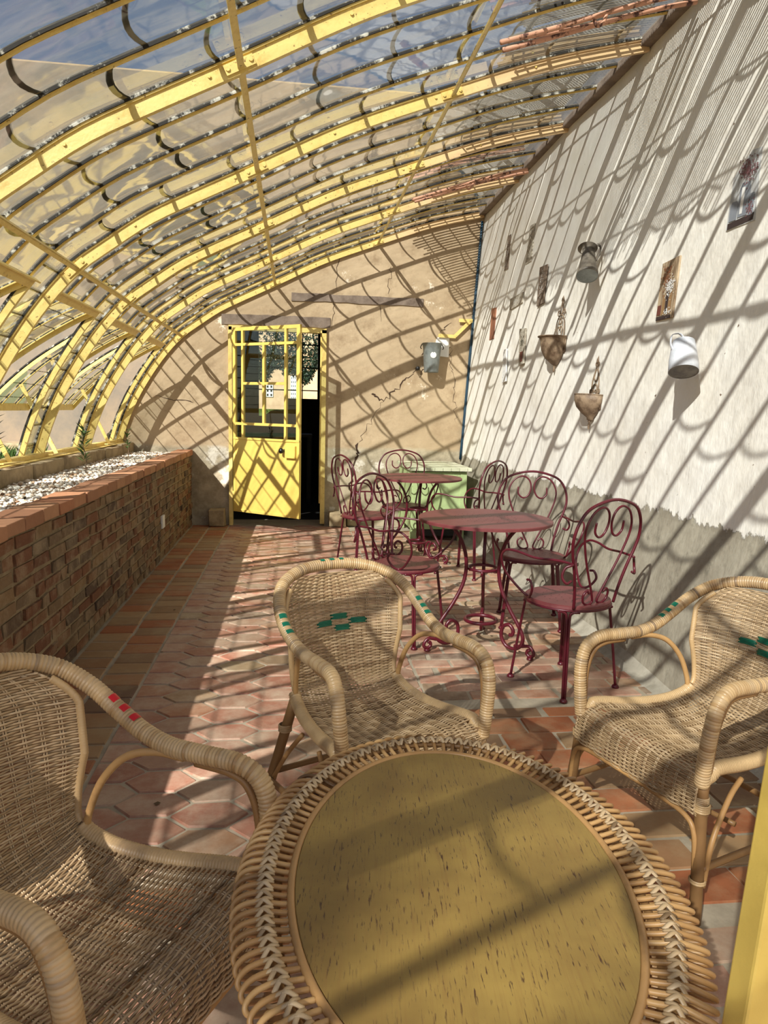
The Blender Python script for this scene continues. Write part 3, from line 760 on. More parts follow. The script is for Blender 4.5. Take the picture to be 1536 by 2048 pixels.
# ------------------------------------------------------------------ bistro tables
def bistro_table(loc, rotz, R, label):
    e = empty('bistro_table', loc, rotz, label=label, cat='table', group='round burgundy iron tables')
    H = .742; mb = MB()
    mb.lathe([(0, H), (R-.004, H), (R, H-.004), (R, H-.018), (R-.004, H-.018), (R-.004, H-.004), (0, H-.004)], 64)
    tp = mb.build('tabletop', M_burgtop, e, smooth=False)
    hl = MB()
    for ring, n in ((.05, 8), (.09, 14), (.13, 20), (.17, 26)):
        for i in range(n):
            a = i*2*PI/n; c = (ring*math.cos(a), ring*math.sin(a), H+.0008)
            hl.add([(c[0]+.0035*math.cos(q), c[1]+.0035*math.sin(q), c[2]) for q in np.arange(6)*PI/3], [tuple(range(6))])
    tag(hl.build('perforations', M_hole, tp), kind='stuff')
    legp = [(.235, .722), (.20, .70), (.145, .63), (.112, .54), (.105, .45), (.125, .36), (.18, .26), (.245, .17), (.275, .11), (.262, .06), (.22, .035), (.17, .045), (.14, .09), (.148, .145), (.185, .165), (.212, .14), (.208, .112), (.19, .108)]
    ftp = [(.225, .037), (.27, .045), (.315, .055), (.34, .035), (.345, .012), (.325, -.0), (.305, .012), (.308, .03), (.322, .034)]
    for k in range(3):
        a = math.radians([192, 312, 72][k]); ca, sa = math.cos(a), math.sin(a)
        P = catmull([(r_*ca, r_*sa, z) for r_, z in legp], 7)
        lg = MB(); lg.tube(P, .0105, 10); L = lg.build('leg', M_burg, e, smooth=True)
        fm = MB(); fm.tube(catmull([(r_*ca, r_*sa, z+.016) for r_, z in ftp], 6), .0095, 8)
        fm.lathe([(0, .0), (.018, .0), (.018, .008), (.010, .014), (0, .014)], 14, (.325*ca, .325*sa, 0)); fm.build('foot_scroll', M_burg, L, smooth=True)
    for z, rr, tr2 in ((.455, .085, .009), (.155, .088, .011)):
        mb = MB(); q = np.arange(36)*2*PI/36; mb.tube([(rr*math.cos(t), rr*math.sin(t), z) for t in q], tr2, 8, closed=True)
        mb.build('ring', M_burg, e, smooth=True)
    mb = MB()
    for k in range(3):
        a = math.radians([192, 312, 72][k]+60); mb.tube([(.085*math.cos(a), .085*math.sin(a), z) for z in (.455, .425)], .008, 8)
    mb.build('stud', M_burg, e, smooth=True)
    return e
bistro_table((1.06, 3.76, 0), 0, .372, 'nearer round burgundy iron table, top clear with three scrolled legs')
bistro_table((1.105, 6.14, 0), 0, .385, 'farther round burgundy iron table in front of the green cabinet')

# ------------------------------------------------------------------ bistro chairs (local: +y is the way the chair faces)
RR = .0062
def chair_parts(e):
    SZ, SR = .445, .205
    mb = MB(); mb.lathe([(0, SZ-.006), (SR*.6, SZ-.003), (SR-.01, SZ), (SR, SZ-.004), (SR+.002, SZ-.016), (SR-.004, SZ-.016), (SR-.006, SZ-.008), (0, SZ-.012)], 48)
    st = mb.build('seat', M_burgtop, e)
    hl = MB()
    for ring, n in ((.04, 6), (.08, 12), (.12, 18)):
        for i in range(n):
            a = i*2*PI/n; c = (ring*math.cos(a), ring*math.sin(a), SZ-.0025)
            hl.add([(c[0]+.003*math.cos(q), c[1]+.003*math.sin(q), c[2]) for q in np.arange(6)*PI/3], [tuple(range(6))])
    tag(hl.build('perforations', M_hole, st), kind='stuff')
    q = np.arange(40)*2*PI/40
    mb = MB(); mb.tube([(SR*math.cos(t), SR*math.sin(t), SZ-.022) for t in q], .006, 8, closed=True); mb.build('seat_ring', M_burg, e, smooth=True)
    # back hoop: balloon outline, leaning backwards
    yb = lambda z: -.165-.16*max(0, z-.44)
    hp = [(-.135, .435), (-.150, .52), (-.178, .62), (-.208, .70), (-.222, .77), (-.205, .85), (-.145, .915), (0, .948)]
    pts = [(x, yb(z), z) for x, z in hp]; pts += [(-x, y, z) for x, y, z in pts[-2::-1]]
    mb = MB(); mb.tube(catmull(pts, 7), RR+.0012, 10); mb.build('back_hoop', M_burg, e, smooth=True)
    # inner heart: scroll at top centre, out round the side, down to the seat centre, ending in a scroll
    for s in (-1, 1):
        ip = [(.052, .815), (.072, .79), (.098, .80), (.102, .845), (.075, .885), (.035, .88), (.006, .84), (.006, .84)]
        ip = [(.092, .845), (.090, .80), (.060, .775), (.028, .79), (.010, .84), (.022, .89), (.062, .915), (.115, .895), (.148, .84), (.150, .78), (.125, .70), (.09, .62), (.045, .53), (.018, .47), (.022, .45), (.05, .445), (.078, .462), (.084, .495), (.065, .515), (.047, .50)]
        mb = MB(); mb.tube(catmull([(s*x, yb(z)+.002, z) for x, z in ip], 6), .0055, 8); mb.build('back_scroll', M_burg, e, smooth=True)
        # arm rod: hoop curl, forwards, down in a bow to the seat rim, curl
        ap = [(.205, -.205, .585), (.232, -.200, .575), (.245, -.185, .605), (.232, -.19, .645), (.205, -.205, .66), (.22, -.12, .665), (.25, -.02, .66), (.275, .07, .675), (.285, .14, .672), (.275, .185, .63), (.25, .185, .56), (.215, .135, .49), (.19, .085, .448), (.205, .05, .455), (.222, .02, .50), (.222, .035, .535), (.218, .06, .535)]
        mb = MB(); mb.tube(catmull([(s*x, y, z) for x, y, z in ap], 6), RR, 8); mb.build('arm', M_burg, e, smooth=True)
    for a in (45, 135, 225, 315):
        A = math.radians(a); mb = MB()
        for d in (-.0065, .0065):
            tx, ty = -math.sin(A), math.cos(A); ex = d*7
            P = [(SR*math.cos(A)+tx*(ex+d), SR*math.sin(A)+ty*(ex+d), SZ-.026), (SR*.98*math.cos(A)+tx*(d*2.4), SR*.98*math.sin(A)+ty*(d*2.4), SZ-.034), (SR*1.0*math.cos(A)+tx*d, SR*1.0*math.sin(A)+ty*d, SZ-.07), (SR*1.12*math.cos(A)+tx*d*.9, SR*1.12*math.sin(A)+ty*d*.9, .2), (SR*1.24*math.cos(A)+tx*d*.8, SR*1.24*math.sin(A)+ty*d*.8, .008)]
            mb.tube(catmull(P, 5), .0066, 8)
        L = mb.build('leg', M_burg, e, smooth=True)
        fm = MB(); fm.lathe([(0, 0), (.018, 0), (.018, .007), (.011, .016), (0, .018)], 16, (SR*1.24*math.cos(A), SR*1.24*math.sin(A), 0)); fm.build('foot_disc', M_burg, L, smooth=True)
def rot_of(fx, fy): return math.atan2(-fx, fy)
proto = empty('bistro_armchair', (0, 0, 0), label='x', cat='chair', group='burgundy iron garden armchairs')
chair_parts(proto)
def copy_thing(root, loc, rz, label):
    n = root.copy(); COL.objects.link(n); n.location = loc; n.rotation_euler = (0, 0, rz); n['label'] = label
    for ch in list(root.children):
        c = ch.copy(); COL.objects.link(c); c.parent = n
        for g in list(ch.children):
            d = g.copy(); COL.objects.link(d); d.parent = c
    return n
chairs = [((1.335, 3.20), (-.42, .90), 'burgundy scrolled iron armchair nearest the camera, standing by the grey wall base'),
          ((.645, 3.97), (.78, -.63), 'burgundy scrolled iron armchair on the left of the nearer round table'),
          ((1.50, 4.20), (-.25, -.97), 'burgundy scrolled iron armchair between the nearer table and the white wall'),
          ((.61, 5.88), (.927, .375), 'leftmost burgundy scrolled iron armchair, close to the open doorway'),
          ((1.03, 6.45), (.0, -1), 'burgundy scrolled iron armchair behind the farther round table, its back to the end wall'),
          ((1.42, 5.55), (-.72, .69), 'burgundy scrolled iron armchair in front of the right edge of the green cabinet')]
for i, (p, d, lab) in enumerate(chairs):
    if i: copy_thing(proto, (p[0], p[1], 0), rot_of(*d), lab)
proto.location = (chairs[0][0][0], chairs[0][0][1], 0); proto.rotation_euler = (0, 0, rot_of(*chairs[0][1])); proto['label'] = chairs[0][2]

# ------------------------------------------------------------------ wicker armchairs (local: +y is the way the chair faces, origin on the floor)
PROF = catmull([(-.312, .772, 0), (-.292, .69, 0), (-.262, .58, 0), (-.232, .48, 0), (-.195, .41, 0), (-.12, .376, 0), (-.02, .368, 0), (.08, .376, 0), (.17, .392, 0), (.222, .392, 0), (.252, .372, 0), (.262, .33, 0), (.262, .285, 0)], 10)[:, :2]
_ps = np.r_[0, np.cumsum(np.linalg.norm(np.diff(PROF, axis=0), axis=1))]; PLN = _ps[-1]
def halfw(y, z):
    if z > .42:
        w_ = .185+.03*(z-.42)/.3
        if z > .60: w_ = min(w_, .215*max(0.02, 1-abs((z-.6)/.20)**3)**.5+.006)
        return w_
    if y < .1: return .185+.035*min(1, max(0, (y+.2)/.3))
    return .220+.012*min(1, (y-.1)/.12)
def wsurf(u_, v):
    y = np.interp(v, _ps, PROF[:, 0]); z = np.interp(v, _ps, PROF[:, 1]); w_ = halfw(y, z)
    kb_ = min(1, max(0, (z-.38)/.2)); ks = 1-kb_
    yy = y+kb_*.085*abs(u_*w_/.215)**2.2+.004*math.sin(v*9)
    zz = z+ks*(.022*abs(u_)**2.5 if y < .2 else .008*abs(u_)**2)
    return np.array([u_*w_, yy, zz])
def weave_rows(mb_, v0, v1, step, nst, seed, hole=None):
    rg = np.random.RandomState(seed); j = 0; v = v0
    while v < v1:
        K = nst*2; us = np.linspace(-1, 1, K*1+1); P = []
        for i, u_ in enumerate(us):
            p = wsurf(u_, v); e = 1e-3
            du = wsurf(min(1, u_+e*5), v)-wsurf(max(-1, u_-e*5), v); dv = wsurf(u_, min(PLN, v+e*4))-wsurf(u_, max(0, v-e*4))
            n = np.cross(du, dv); n /= np.linalg.norm(n)+1e-12
            amp = .0038*math.cos(PI*i/2+j*PI) if i % 2 == 0 else 0
            P.append(p+n*amp)
        P = catmull(P, 2)
        mb_.tube(P, .00245+.0002*rg.rand(), 5, tint=float(np.clip(.45+.22*rg.randn(), 0, 1)), up=None)
        v += step; j += 1
def wicker_chair(loc, fwd, label, mark, seed, back_mark=True, arms=()):
    e = empty('wicker_armchair', loc, rot_of(*fwd), label=label, cat='armchair', group='wicker armchairs round the oval table')
    vb_ = float(np.interp(.42, PROF[::-1, 1], _ps[::-1]))
    vs_ = float(_ps[np.argmin(abs(PROF[:, 1]-.41)+(PROF[:, 0] > -.1)*9)])
    mb = MB(); weave_rows(mb, .004, vs_, .0054, 13, seed); 
    for u_ in np.linspace(-1, 1, 14):
        for d in (-.012, .012):
            uu = np.clip(u_+d, -1, 1); mb.tube([wsurf(uu, v) for v in np.linspace(.012, vs_, 18)], .0018, 5, tint=.7)
    bk = mb.build('backrest', M_cane, e, smooth=True)
    mb = MB(); weave_rows(mb, vs_, PLN-.0, .0054, 13, seed+1)
    for u_ in np.linspace(-1, 1, 14):
        for d in (-.010, .010):
            uu = np.clip(u_+d, -1, 1); mb.tube([wsurf(uu, v) for v in np.linspace(vs_, PLN, 34)], .0018, 5, tint=.7)
    mb.build('seat', M_cane, e, smooth=True)
    # inner sheet of flat splints behind the weave, so the panel is closed
    if back_mark:
        mk_ = MB()
        for (uc, vc, wd) in ((-.04, .150, .30), (-.36, .168, .30), (.24, .168, .30), (-.08, .188, .30)):
            for q in range(4):
                P = []
                for t in np.linspace(-1, 1, 9):
                    uu = uc+t*wd/2; vv = vc+(q-1.5)*.0046; p = wsurf(uu, vv); du = wsurf(uu+.01, vv)-wsurf(uu-.01, vv); dv = wsurf(uu, vv+.004)-wsurf(uu, vv-.004)
                    n = np.cross(du, dv); n /= np.linalg.norm(n); n = n*(1 if n[1] > 0 else -1); P.append(p+n*(.0075*math.cos(t*PI/2)**.5-.001) if abs(t) < 1 else p-n*.002)
                mk_.tube(P, .0029, 6)
        mk_.build('woven_diamond', mark, bk, smooth=True)
    # side edges wound with cane
    for s in (-1, 1):
        mb = MB(); P = resample([wsurf(s, v) for v in np.linspace(.03, vs_, 30)], .002); n = len(P)
        mb.tube(P, .0085*(1+.07*np.abs(np.sin(np.arange(n)*PI/3))), 10, tint=.4); mb.build('back_post', M_wrap, e, smooth=True)
        mb = MB(); P = resample([wsurf(s, v)+np.array([0, 0, -.008]) for v in np.linspace(vs_, vs_+.46, 30)], .0016); n = len(P)
        mb.tube(P, .0185*(1+.10*np.abs(np.sin(np.arange(n)*.0016/.007*PI))**.7), 10, tint=.55); mb.build('side_rail', M_wrap, e, smooth=True)
    # wrapped rim: one continuous cane over arms and back
    half = [(.232, .248, .372), (.238, .252, .44), (.246, .250, .53), (.246, .232, .592), (.240, .185, .622), (.238, .10, .622), (.240, .015, .620), (.244, -.06, .635), (.246, -.13, .668), (.234, -.20, .718), (.195, -.262, .762), (.11, -.308, .790), (0, -.320, .798)]
    rim = catmull(half+[(-x, y, z) for x, y, z in half[-2::-1]], 14); rim = resample(rim, .0016); n = len(rim)
    coil = .0080; ph = np.arange(n)*.0016/coil*PI
    mb = MB(); b0 = np.sin(ph); rad = .0176*(1+.13*np.abs(b0)**.7); rg = np.random.RandomState(seed+9)
    # colour changes coil by coil
    seg = 4
    k = 14; P = rim; before = len(mb.t)
    mb.tube(P, rad, k); cc = np.clip(.5+.2*rg.randn(n), 0, 1)
    ci = (np.arange(n)*.0016/coil).astype(int); cv = np.clip(.5+.22*np.random.RandomState(seed).randn(ci.max()+2), 0, 1)
    for i in range(n-1):
        for q in range(k): mb.t[before+i*k+q] = float(cv[ci[i]])
    rm_ = mb.build('wrapped_rim', M_wrap, e, smooth=True)
    # coloured bands let into the rim
    bm_ = MB(); d = np.r_[0, np.cumsum(np.linalg.norm(np.diff(rim, axis=0), axis=1))]; TL = d[-1]
    for s0 in arms:
        for q in range(3):
            c = s0*TL+(q-1)*.034; i0 = int(np.searchsorted(d, c-.009)); i1 = int(np.searchsorted(d, c+.009)); seg_ = rim[i0:i1]
            T = seg_[-1]-seg_[0]; T /= np.linalg.norm(T); out = np.array([0, 0, 1.]); out -= T*(out@T); out /= np.linalg.norm(out); B = np.cross(T, out)
            G = np.zeros((len(seg_), 7, 3))
            for a_ in range(len(seg_)):
                for b_ in range(7):
                    ang = (b_-3)/3*.62; G[a_, b_] = seg_[a_]+(out*math.cos(ang)+B*math.sin(ang))*.0203
            bm_ = MB(); bm_.grid(G); bm_.build('coloured_band', mark, rm_, smooth=True)
    # bare cane under each arm, brace to the back post
    for s in (-1, 1):
        mb = MB(); mb.tube(catmull([(s*.236, .232, .36), (s*.243, .228, .50), (s*.243, .205, .572), (s*.238, .165, .598), (s*.238, .08, .600)], 8), .008, 8, tint=.3); mb.build('under_arm_cane', M_rod, e, smooth=True)
        mb = MB(); mb.tube(catmull([(s*.238, .05, .604), (s*.230, -.02, .605), (s*.215, -.085, .585), (s*.200, -.135, .53), (s*.192, -.165, .46), (s*.188, -.175, .41)], 8), .0085, 8, tint=.75); mb.build('arm_brace', M_rod, e, smooth=True)
    # legs
    LG = {}
    for s in (-1, 1):
        for (nm, a, b) in (('front', (s*.228, .240, .40), (s*.262, .262, 0)), ('rear', (s*.186, -.175, .42), (s*.30, -.19 if False else -.21, 0))):
            mb = MB(); P = np.array([np.array(a)+(np.array(b)-np.array(a))*t for t in np.linspace(0, 1, 9)])
            mb.tube(P, [.0165, .016, .0168, .016, .0163, .017, .016, .0165, .0155], 12, tint=.15 if nm == 'front' else .25)
            L = mb.build('leg', M_rod, e, smooth=True)
            for zz in (.30, .11):
                bd = MB()
                t = (a[2]-zz)/a[2]; c = np.array(a)+(np.array(b)-np.array(a))*t
                for q in range(4 if zz > .2 else 2): bd.lathe([(.019, 0), (.0225, .003), (.019, .006)], 14, (c[0], c[1], c[2]+q*.006))
                bd.build('binding', M_wrap, L, smooth=True)
    # curved braces below the seat
    def brace(pts, rr=.0075, tn=.5):
        mb = MB(); mb.tube(catmull(pts, 8), rr, 8, tint=tn); mb.build('brace', M_rod, e, smooth=True)
    brace([(-.245, .262, .14), (-.236, .264, .24), (-.20, .262, .275), (-.10, .262, .283), (.10, .262, .283), (.20, .262, .275), (.236, .264, .24), (.245, .262, .14)])
    for s in (-1, 1):
        brace([(s*.262, .245, .10), (s*.258, .22, .22), (s*.235, .14, .31), (s*.222, .08, .35)])
        brace([(s*.262, -.19, .14), (s*.235, -.13, .25), (s*.218, -.05, .345)])
        brace([(s*.257, .25, .15), (s*.262, .0, .16), (s*.272, -.19, .15)], .010, .2)
    brace([(-.262, -.19, .17), (0, -.19, .175), (.262, -.19, .17)], .010, .2)
    brace([(-.16, .0, .158), (0, .02, .158), (.26, .01, .158)], .008, .2)
    # woven fringe binding at the front corners
    for s in (-1, 1):
        mb = MB()
        for q in range(11): mb.lathe([(.0185, 0), (.021, .0022), (.0185, .0044)], 14, (s*.231, .243, .288+q*.0048))
        mb.build('corner_binding', M_cane, e, smooth=True)
    return e
wicker_chair((.250, 2.045, 0), (.385, -.92), 'wicker armchair with a green diamond on its back, behind the oval table', M_green, 11, True, (.50, .30, .70))
wicker_chair((1.225, 1.885, 0), (-.95, -.31), 'wicker armchair with a green diamond by the grey wall on the right', M_green, 31, True, (.30, .70))
wicker_chair((-.385, 1.21, 0), (.86, -.51), 'wicker armchair with red bands on its arm, at the lower left', M_red, 51, False, (.30, .70))

# ------------------------------------------------------------------ oval wicker table
TC = (.270, 1.025); TA = math.radians(-6.4); A_, B_ = .392, .263; TZ_ = .58
e = empty('oval_wicker_table', (TC[0], TC[1], 0), TA, label='oval wicker table with a worn yellow wood top in the foreground', cat='table')
def ell(t, da=0): return ((B_+da)*math.cos(t), (A_+da)*math.sin(t))
ts = np.linspace(0, 2*PI, 97)[:-1]
mb = MB(); mb.prism([ell(t) for t in ts], 2, TZ_-.014, TZ_); mb.build('tabletop', M_wood, e, bevel=.002)
mb = MB(); P = [(*ell(t, .006), TZ_-.003) for t in ts]; mb.tube(P, .0062, 10, closed=True, tint=.5); mb.build('edging_cane', M_rod, e, smooth=True)
# arc-length spaced hairpin loops
tt = np.linspace(0, 2*PI, 2001); EP = np.array([ell(t, .04) for t in tt]); dd = np.r_[0, np.cumsum(np.linalg.norm(np.diff(EP, axis=0), axis=1))]
NL = 118
lp = MB(); lp2 = MB()
for i in range(NL):
    t = float(np.interp(dd[-1]*i/NL, dd, tt)); c = np.array(ell(t, 0)); n = np.array([math.cos(t)/B_, math.sin(t)/A_]); n /= np.linalg.norm(n); T = np.array([-n[1], n[0]])
    sp_ = dd[-1]/NL; hw_ = sp_*.80
    def q3(o, s_, z): v = c+n*o+T*s_; return (v[0], v[1], z)
    z0 = TZ_-.004; tn = float(np.clip(.55+.2*RNG.randn(), 0, 1))
    # out over the binding ring, round, and back under it one place further on
    P = [q3(.010, -hw_*.5, z0), q3(.03, -hw_*.5, z0+.004), q3(.052, -hw_*.5, z0+.010), q3(.078, -hw_*.48, z0+.006), q3(.092, -hw_*.1, z0-.002), q3(.090, hw_*.35, z0-.010), q3(.070, hw_*.52, z0-.014), q3(.045, hw_*.5, z0-.018), q3(.012, hw_*.5, z0-.018)]
    lp.tube(catmull(P, 5), .0041, 8, tint=tn)
    # crossed binding strands
    for s_ in (-1, 1):
        P = [q3(.034, s_*sp_*.45, z0+.012), q3(.046, s_*sp_*.05, z0+.019), q3(.058, -s_*sp_*.42, z0+.010)]
        lp2.tube(catmull(P, 4), .0040, 6, flat=.5, tint=float(np.clip(.6+.2*RNG.randn(), 0, 1)))
    P = [q3(.034, 0, z0+.002), q3(.046, 0, z0+.0145), q3(.060, 0, z0+.002)]
lp.build('loop_border', M_rod, e, smooth=True); lp2.build('border_binding', M_cane, e, smooth=True)
mb = MB(); mb.tube([(*ell(t, .046), TZ_-.003) for t in ts], .0065, 8, closed=True, tint=.3); mb.build('binding_ring', M_rod, e, smooth=True)
mb = MB(); mb.tube([(*ell(t, .030), TZ_-.022) for t in ts], .008, 8, closed=True, tint=.3); mb.build('binding_ring', M_rod, e, smooth=True)
for sx in (-1, 1):
    for sy in (-1, 1):
        mb = MB(); mb.tube([(sx*.15, sy*.24, TZ_-.02), (sx*.20, sy*.31, 0)], .016, 10, tint=.2); mb.build('leg', M_rod, e, smooth=True)
for sx in (-1, 1): mb = MB(); mb.tube([(sx*.185, -.29, .16), (sx*.185, .29, .16)], .011, 8, tint=.2); mb.build('stretcher', M_rod, e, smooth=True)
for sy in (-1, 1): mb = MB(); mb.tube([(-.185, sy*.29, .17), (.185, sy*.29, .17)], .011, 8, tint=.2); mb.build('stretcher', M_rod, e, smooth=True)
mb = MB(); mb.prism([ell(t, -.06) for t in ts], 2, TZ_-.05, TZ_-.014); mb.build('apron', M_rod, e)

# ------------------------------------------------------------------ things on the white wall
def wf3(y, z, off): return (wallx(z)-off, y, z)
def plaque(name, corners, label, mat, th=.008, motif=None):
    # corners: (y,z) top-left (far), top-right (near), bottom-right, bottom-left
    e = empty(name, (0, 0, 0), label=label, cat='wall picture')
    mb = MB(); V = [wf3(y, z, .004+th) for y, z in corners]+[wf3(y, z, .002) for y, z in corners]
    mb.add(V, [(0, 1, 2, 3), (7, 6, 5, 4)]+[(i, 4+i, 4+(i+1) % 4, (i+1) % 4) for i in range(4)]); mb.build('panel', mat, e)
    if motif: motif(e, corners, th+.006)
    return e
def bil(c, a, b):      # a across 0..1 (far->near), b up 0..1
    tl_, tr__, br_, bl_ = [np.array(q) for q in c]; return (bl_*(1-a)+br_*a)*(1-b)+(tl_*(1-a)+tr__*a)*b
def poly_on(mb, c, pts, off, tint=.5):
    V = []
    for a, b in pts: y, z = bil(c, a, b); V.append(wf3(y, z, off))
    mb.add(V, [tuple(range(len(V)))], tint)
def simple(name, c1, c2, sc_=8, stretch=(1, 1, 1)):
    m, t, b = mk(name, rough=.7); v = coord(t, stretch)
    t.links.new(mix(t, thr(t, noise(t, v, sc_, 6, .7), .42, .6), c1, c2), b.inputs['Base Color']); return m
M_pgrey = simple('weathered_board_art', S(206, 208, 208), S(172, 170, 168), 4, (1, 9, 1)); M_pbrown = simple('brown_board_art', S(190, 168, 138), S(120, 96, 72), 5, (1, 9, 1))
M_pdk = simple('faded_brown_print', S(140, 122, 106), S(92, 76, 64), 22); M_plt = simple('faded_pale_print', S(196, 188, 172), S(140, 128, 112), 26); M_prust = simple('rust_wood_print', S(170, 112, 82), S(120, 74, 54), 9, (1, 1, .2))
M_lav = mk('dried_flower_mauve', S(122, 84, 86), .8)[0]; M_rust = mk('dried_flower_rust', S(140, 88, 58), .8)[0]; M_pwhite = mk('print_white', S(228, 226, 222), .7)[0]; M_pgr2 = mk('print_grey', S(132, 136, 144), .7)[0]
M_pdark = mk('print_dark', S(58, 44, 42), .7)[0]; M_predd = mk('print_dark_red', S(110, 58, 48), .7)[0]; M_ptan = mk('print_tan', S(150, 116, 78), .7)[0]
def sprig(mb, c, off, ca, cb, ra, rb, n):
    for i in range(n):
        a = ca+ra*RNG.randn()*.5; b = cb+rb*RNG.randn()*.5; a = min(.97, max(.03, a)); b = min(.97, b); s = .012+.02*RNG.rand()
        poly_on(mb, c, [(a, b), (min(.98, a+s*2), b+s*.5), (a+s*.3, min(.99, b+s*1.1))], off+RNG.rand()*.0008)
def motif1(e, c, off):
    mb = MB(); poly_on(mb, c, [(.05, .0), (.95, .02), (.97, .12), (.05, .08)], off); mb.build('painted_shelf', M_pdark, e)
    mb = MB(); poly_on(mb, c, [(.38, .12), (.72, .12), (.76, .5), (.68, .58), (.42, .58), (.36, .5)], off+.0006)
    mb.build('painted_jug', M_pgr2, e)
    mb = MB(); poly_on(mb, c, [(.08, .10), (.34, .10), (.36, .3), (.30, .36), (.12, .36), (.07, .3)], off+.001); mb.build('painted_can', M_pgr2, e); mb = MB(); poly_on(mb, c, [(.76, .1), (.92, .1), (.93, .4), (.76, .4)], off+.001); mb.build('painted_can', M_pgr2, e)
    mb = MB(); poly_on(mb, c, [(.44, .16), (.54, .16), (.56, .52), (.44, .52)], off+.0012); mb.build('painted_highlight', M_pwhite, e)
    mb = MB(); sprig(mb, c, off+.0016, .55, .74, .34, .16, 240); sprig(mb, c, off+.0016, .8, .2, .16, .12, 50); tag(mb.build('painted_flowers', M_lav, e), kind='stuff')
def motif2(e, c, off):
    mb = MB(); poly_on(mb, c, [(.02, .0), (.9, .0), (.9, .06), (.02, .07)], off); poly_on(mb, c, [(.5, .1), (.66, .1), (.66, .46), (.5, .46)], off); mb.build('painted_shelf', M_pdark, e)
    mb = MB(); poly_on(mb, c, [(.3, .08), (.48, .08), (.48, .42), (.32, .42)], off+.0004); poly_on(mb, c, [(.68, .08), (.86, .08), (.86, .44), (.68, .44)], off+.0004); mb.build('painted_vase', M_ptan, e)
    mb = MB(); poly_on(mb, c, [(.03, .09), (.27, .09), (.27, .26), (.05, .26)], off+.0004); mb.build('painted_pot', M_predd, e)
    mb = MB(); sprig(mb, c, off+.0012, .4, .72, .3, .2, 220); tag(mb.build('painted_flowers', M_rust, e), kind='stuff')
    mb = MB(); sprig(mb, c, off+.0018, .66, .52, .26, .16, 160); sprig(mb, c, off+.0018, .7, .1, .25, .06, 40); tag(mb.build('painted_lace', M_pwhite, e), kind='stuff')
def motif3(e, c, off):
    mb = MB(); poly_on(mb, c, [(.3, .08), (.72, .08), (.8, .36), (.22, .36)], off); mb.build('painted_pot', M_predd, e)
    mb = MB(); sprig(mb, c, off+.001, .5, .62, .3, .2, 90); tag(mb.build('painted_leaves', M_leafd, e), kind='stuff')
def motif4(e, c, off):
    mb = MB(); sprig(mb, c, off+.001, .5, .5, .34, .4, 80); tag(mb.build('painted_pattern', M_pwhite, e), kind='stuff')
def motif5(e, c, off):
    mb = MB(); sprig(mb, c, off+.001, .5, .55, .36, .5, 60); tag(mb.build('painted_pattern', M_pdark, e), kind='stuff')
plaque('flower_picture', [(3.19, 2.52), (3.005, 2.495), (2.99, 2.185), (3.198, 2.19)], 'tall picture of grey jugs with mauve flowers, highest and nearest on the white wall', M_pgrey, motif=motif1)
plaque('flower_picture', [(3.757, 2.15), (3.586, 2.16), (3.588, 1.845), (3.757, 1.845)], 'tall brown picture of rust flowers in vases, left of the white watering can', M_pbrown, motif=motif2)
plaque('small_picture', [(6.87, 3.02), (6.765, 3.011), (6.765, 2.69), (6.90, 2.70)], 'narrow brown print, the highest one nearest the end wall', M_pdk, motif=motif4)
plaque('small_picture', [(6.207, 2.947), (6.08, 2.943), (6.087, 2.628), (6.24, 2.626)], 'narrow pale and dark print, second from the corner in the top row', M_plt, motif=motif5)
plaque('small_picture', [(5.83, 2.526), (5.65, 2.518), (5.659, 2.218), (5.81, 2.208)], 'narrow dark brown print above the higher rusty wall bowl', M_pdk, motif=motif4)
plaque('small_picture', [(6.598, 2.386), (6.216, 2.392), (6.217, 2.30), (6.584, 2.283)], 'small wide pale print, the only landscape one on the wall', M_plt, motif=motif4)
plaque('small_picture', [(7.22, 2.385), (7.061, 2.372), (7.044, 2.065), (7.20, 2.061)], 'narrow rust brown wooden strip nearest the corner pipe', M_prust)
plaque('small_picture', [(6.215, 2.071), (6.034, 2.058), (6.001, 1.757), (6.134, 1.739)], 'narrow print of a plant in a red pot, below the landscape print', M_plt, motif=motif3)
plaque('small_picture', [(6.646, 1.92), (6.551, 1.926), (6.477, 1.621), (6.602, 1.607)], 'narrow whitish faded print, the lowest of the small prints', M_pwhite, motif=motif5)

def jugwall(name, y, ztop, prof, mat, label, cat, tilt, handle, loc_off, mat_bot=None, lip=None):
    e = empty(name, wf3(y, ztop, loc_off), 0, label=label, cat=cat)
    e.rotation_euler = tilt; e.scale = (.78, .78, .78)
    mb = MB(); mb.lathe(prof, 40); mb.build('body', mat, e, smooth=True, solid=.002)
    zb = prof[0][1]; rb = prof[0][0]
    mb = MB(); mb.lathe([(0, zb+.004), (rb-.002, zb+.004), (rb, zb), (rb-.006, zb), (rb-.008, zb+.002), (0, zb+.002)], 40); mb.build('base', mat_bot or mat, e, smooth=False)
    mb = MB(); mb.tube(catmull(handle, 8), .010, 8, flat=.3, up=(1, 0, 0)); mb.build('handle', mat, e, smooth=True)
    q = np.arange(40)*2*PI/40; rt, zt = prof[-1]
    mb = MB(); mb.tube([(rt*math.cos(t), rt*math.sin(t), zt) for t in q], .003, 6, closed=True); mb.build('rim', mat, e, smooth=True)
    if lip: lip(e)
    return e
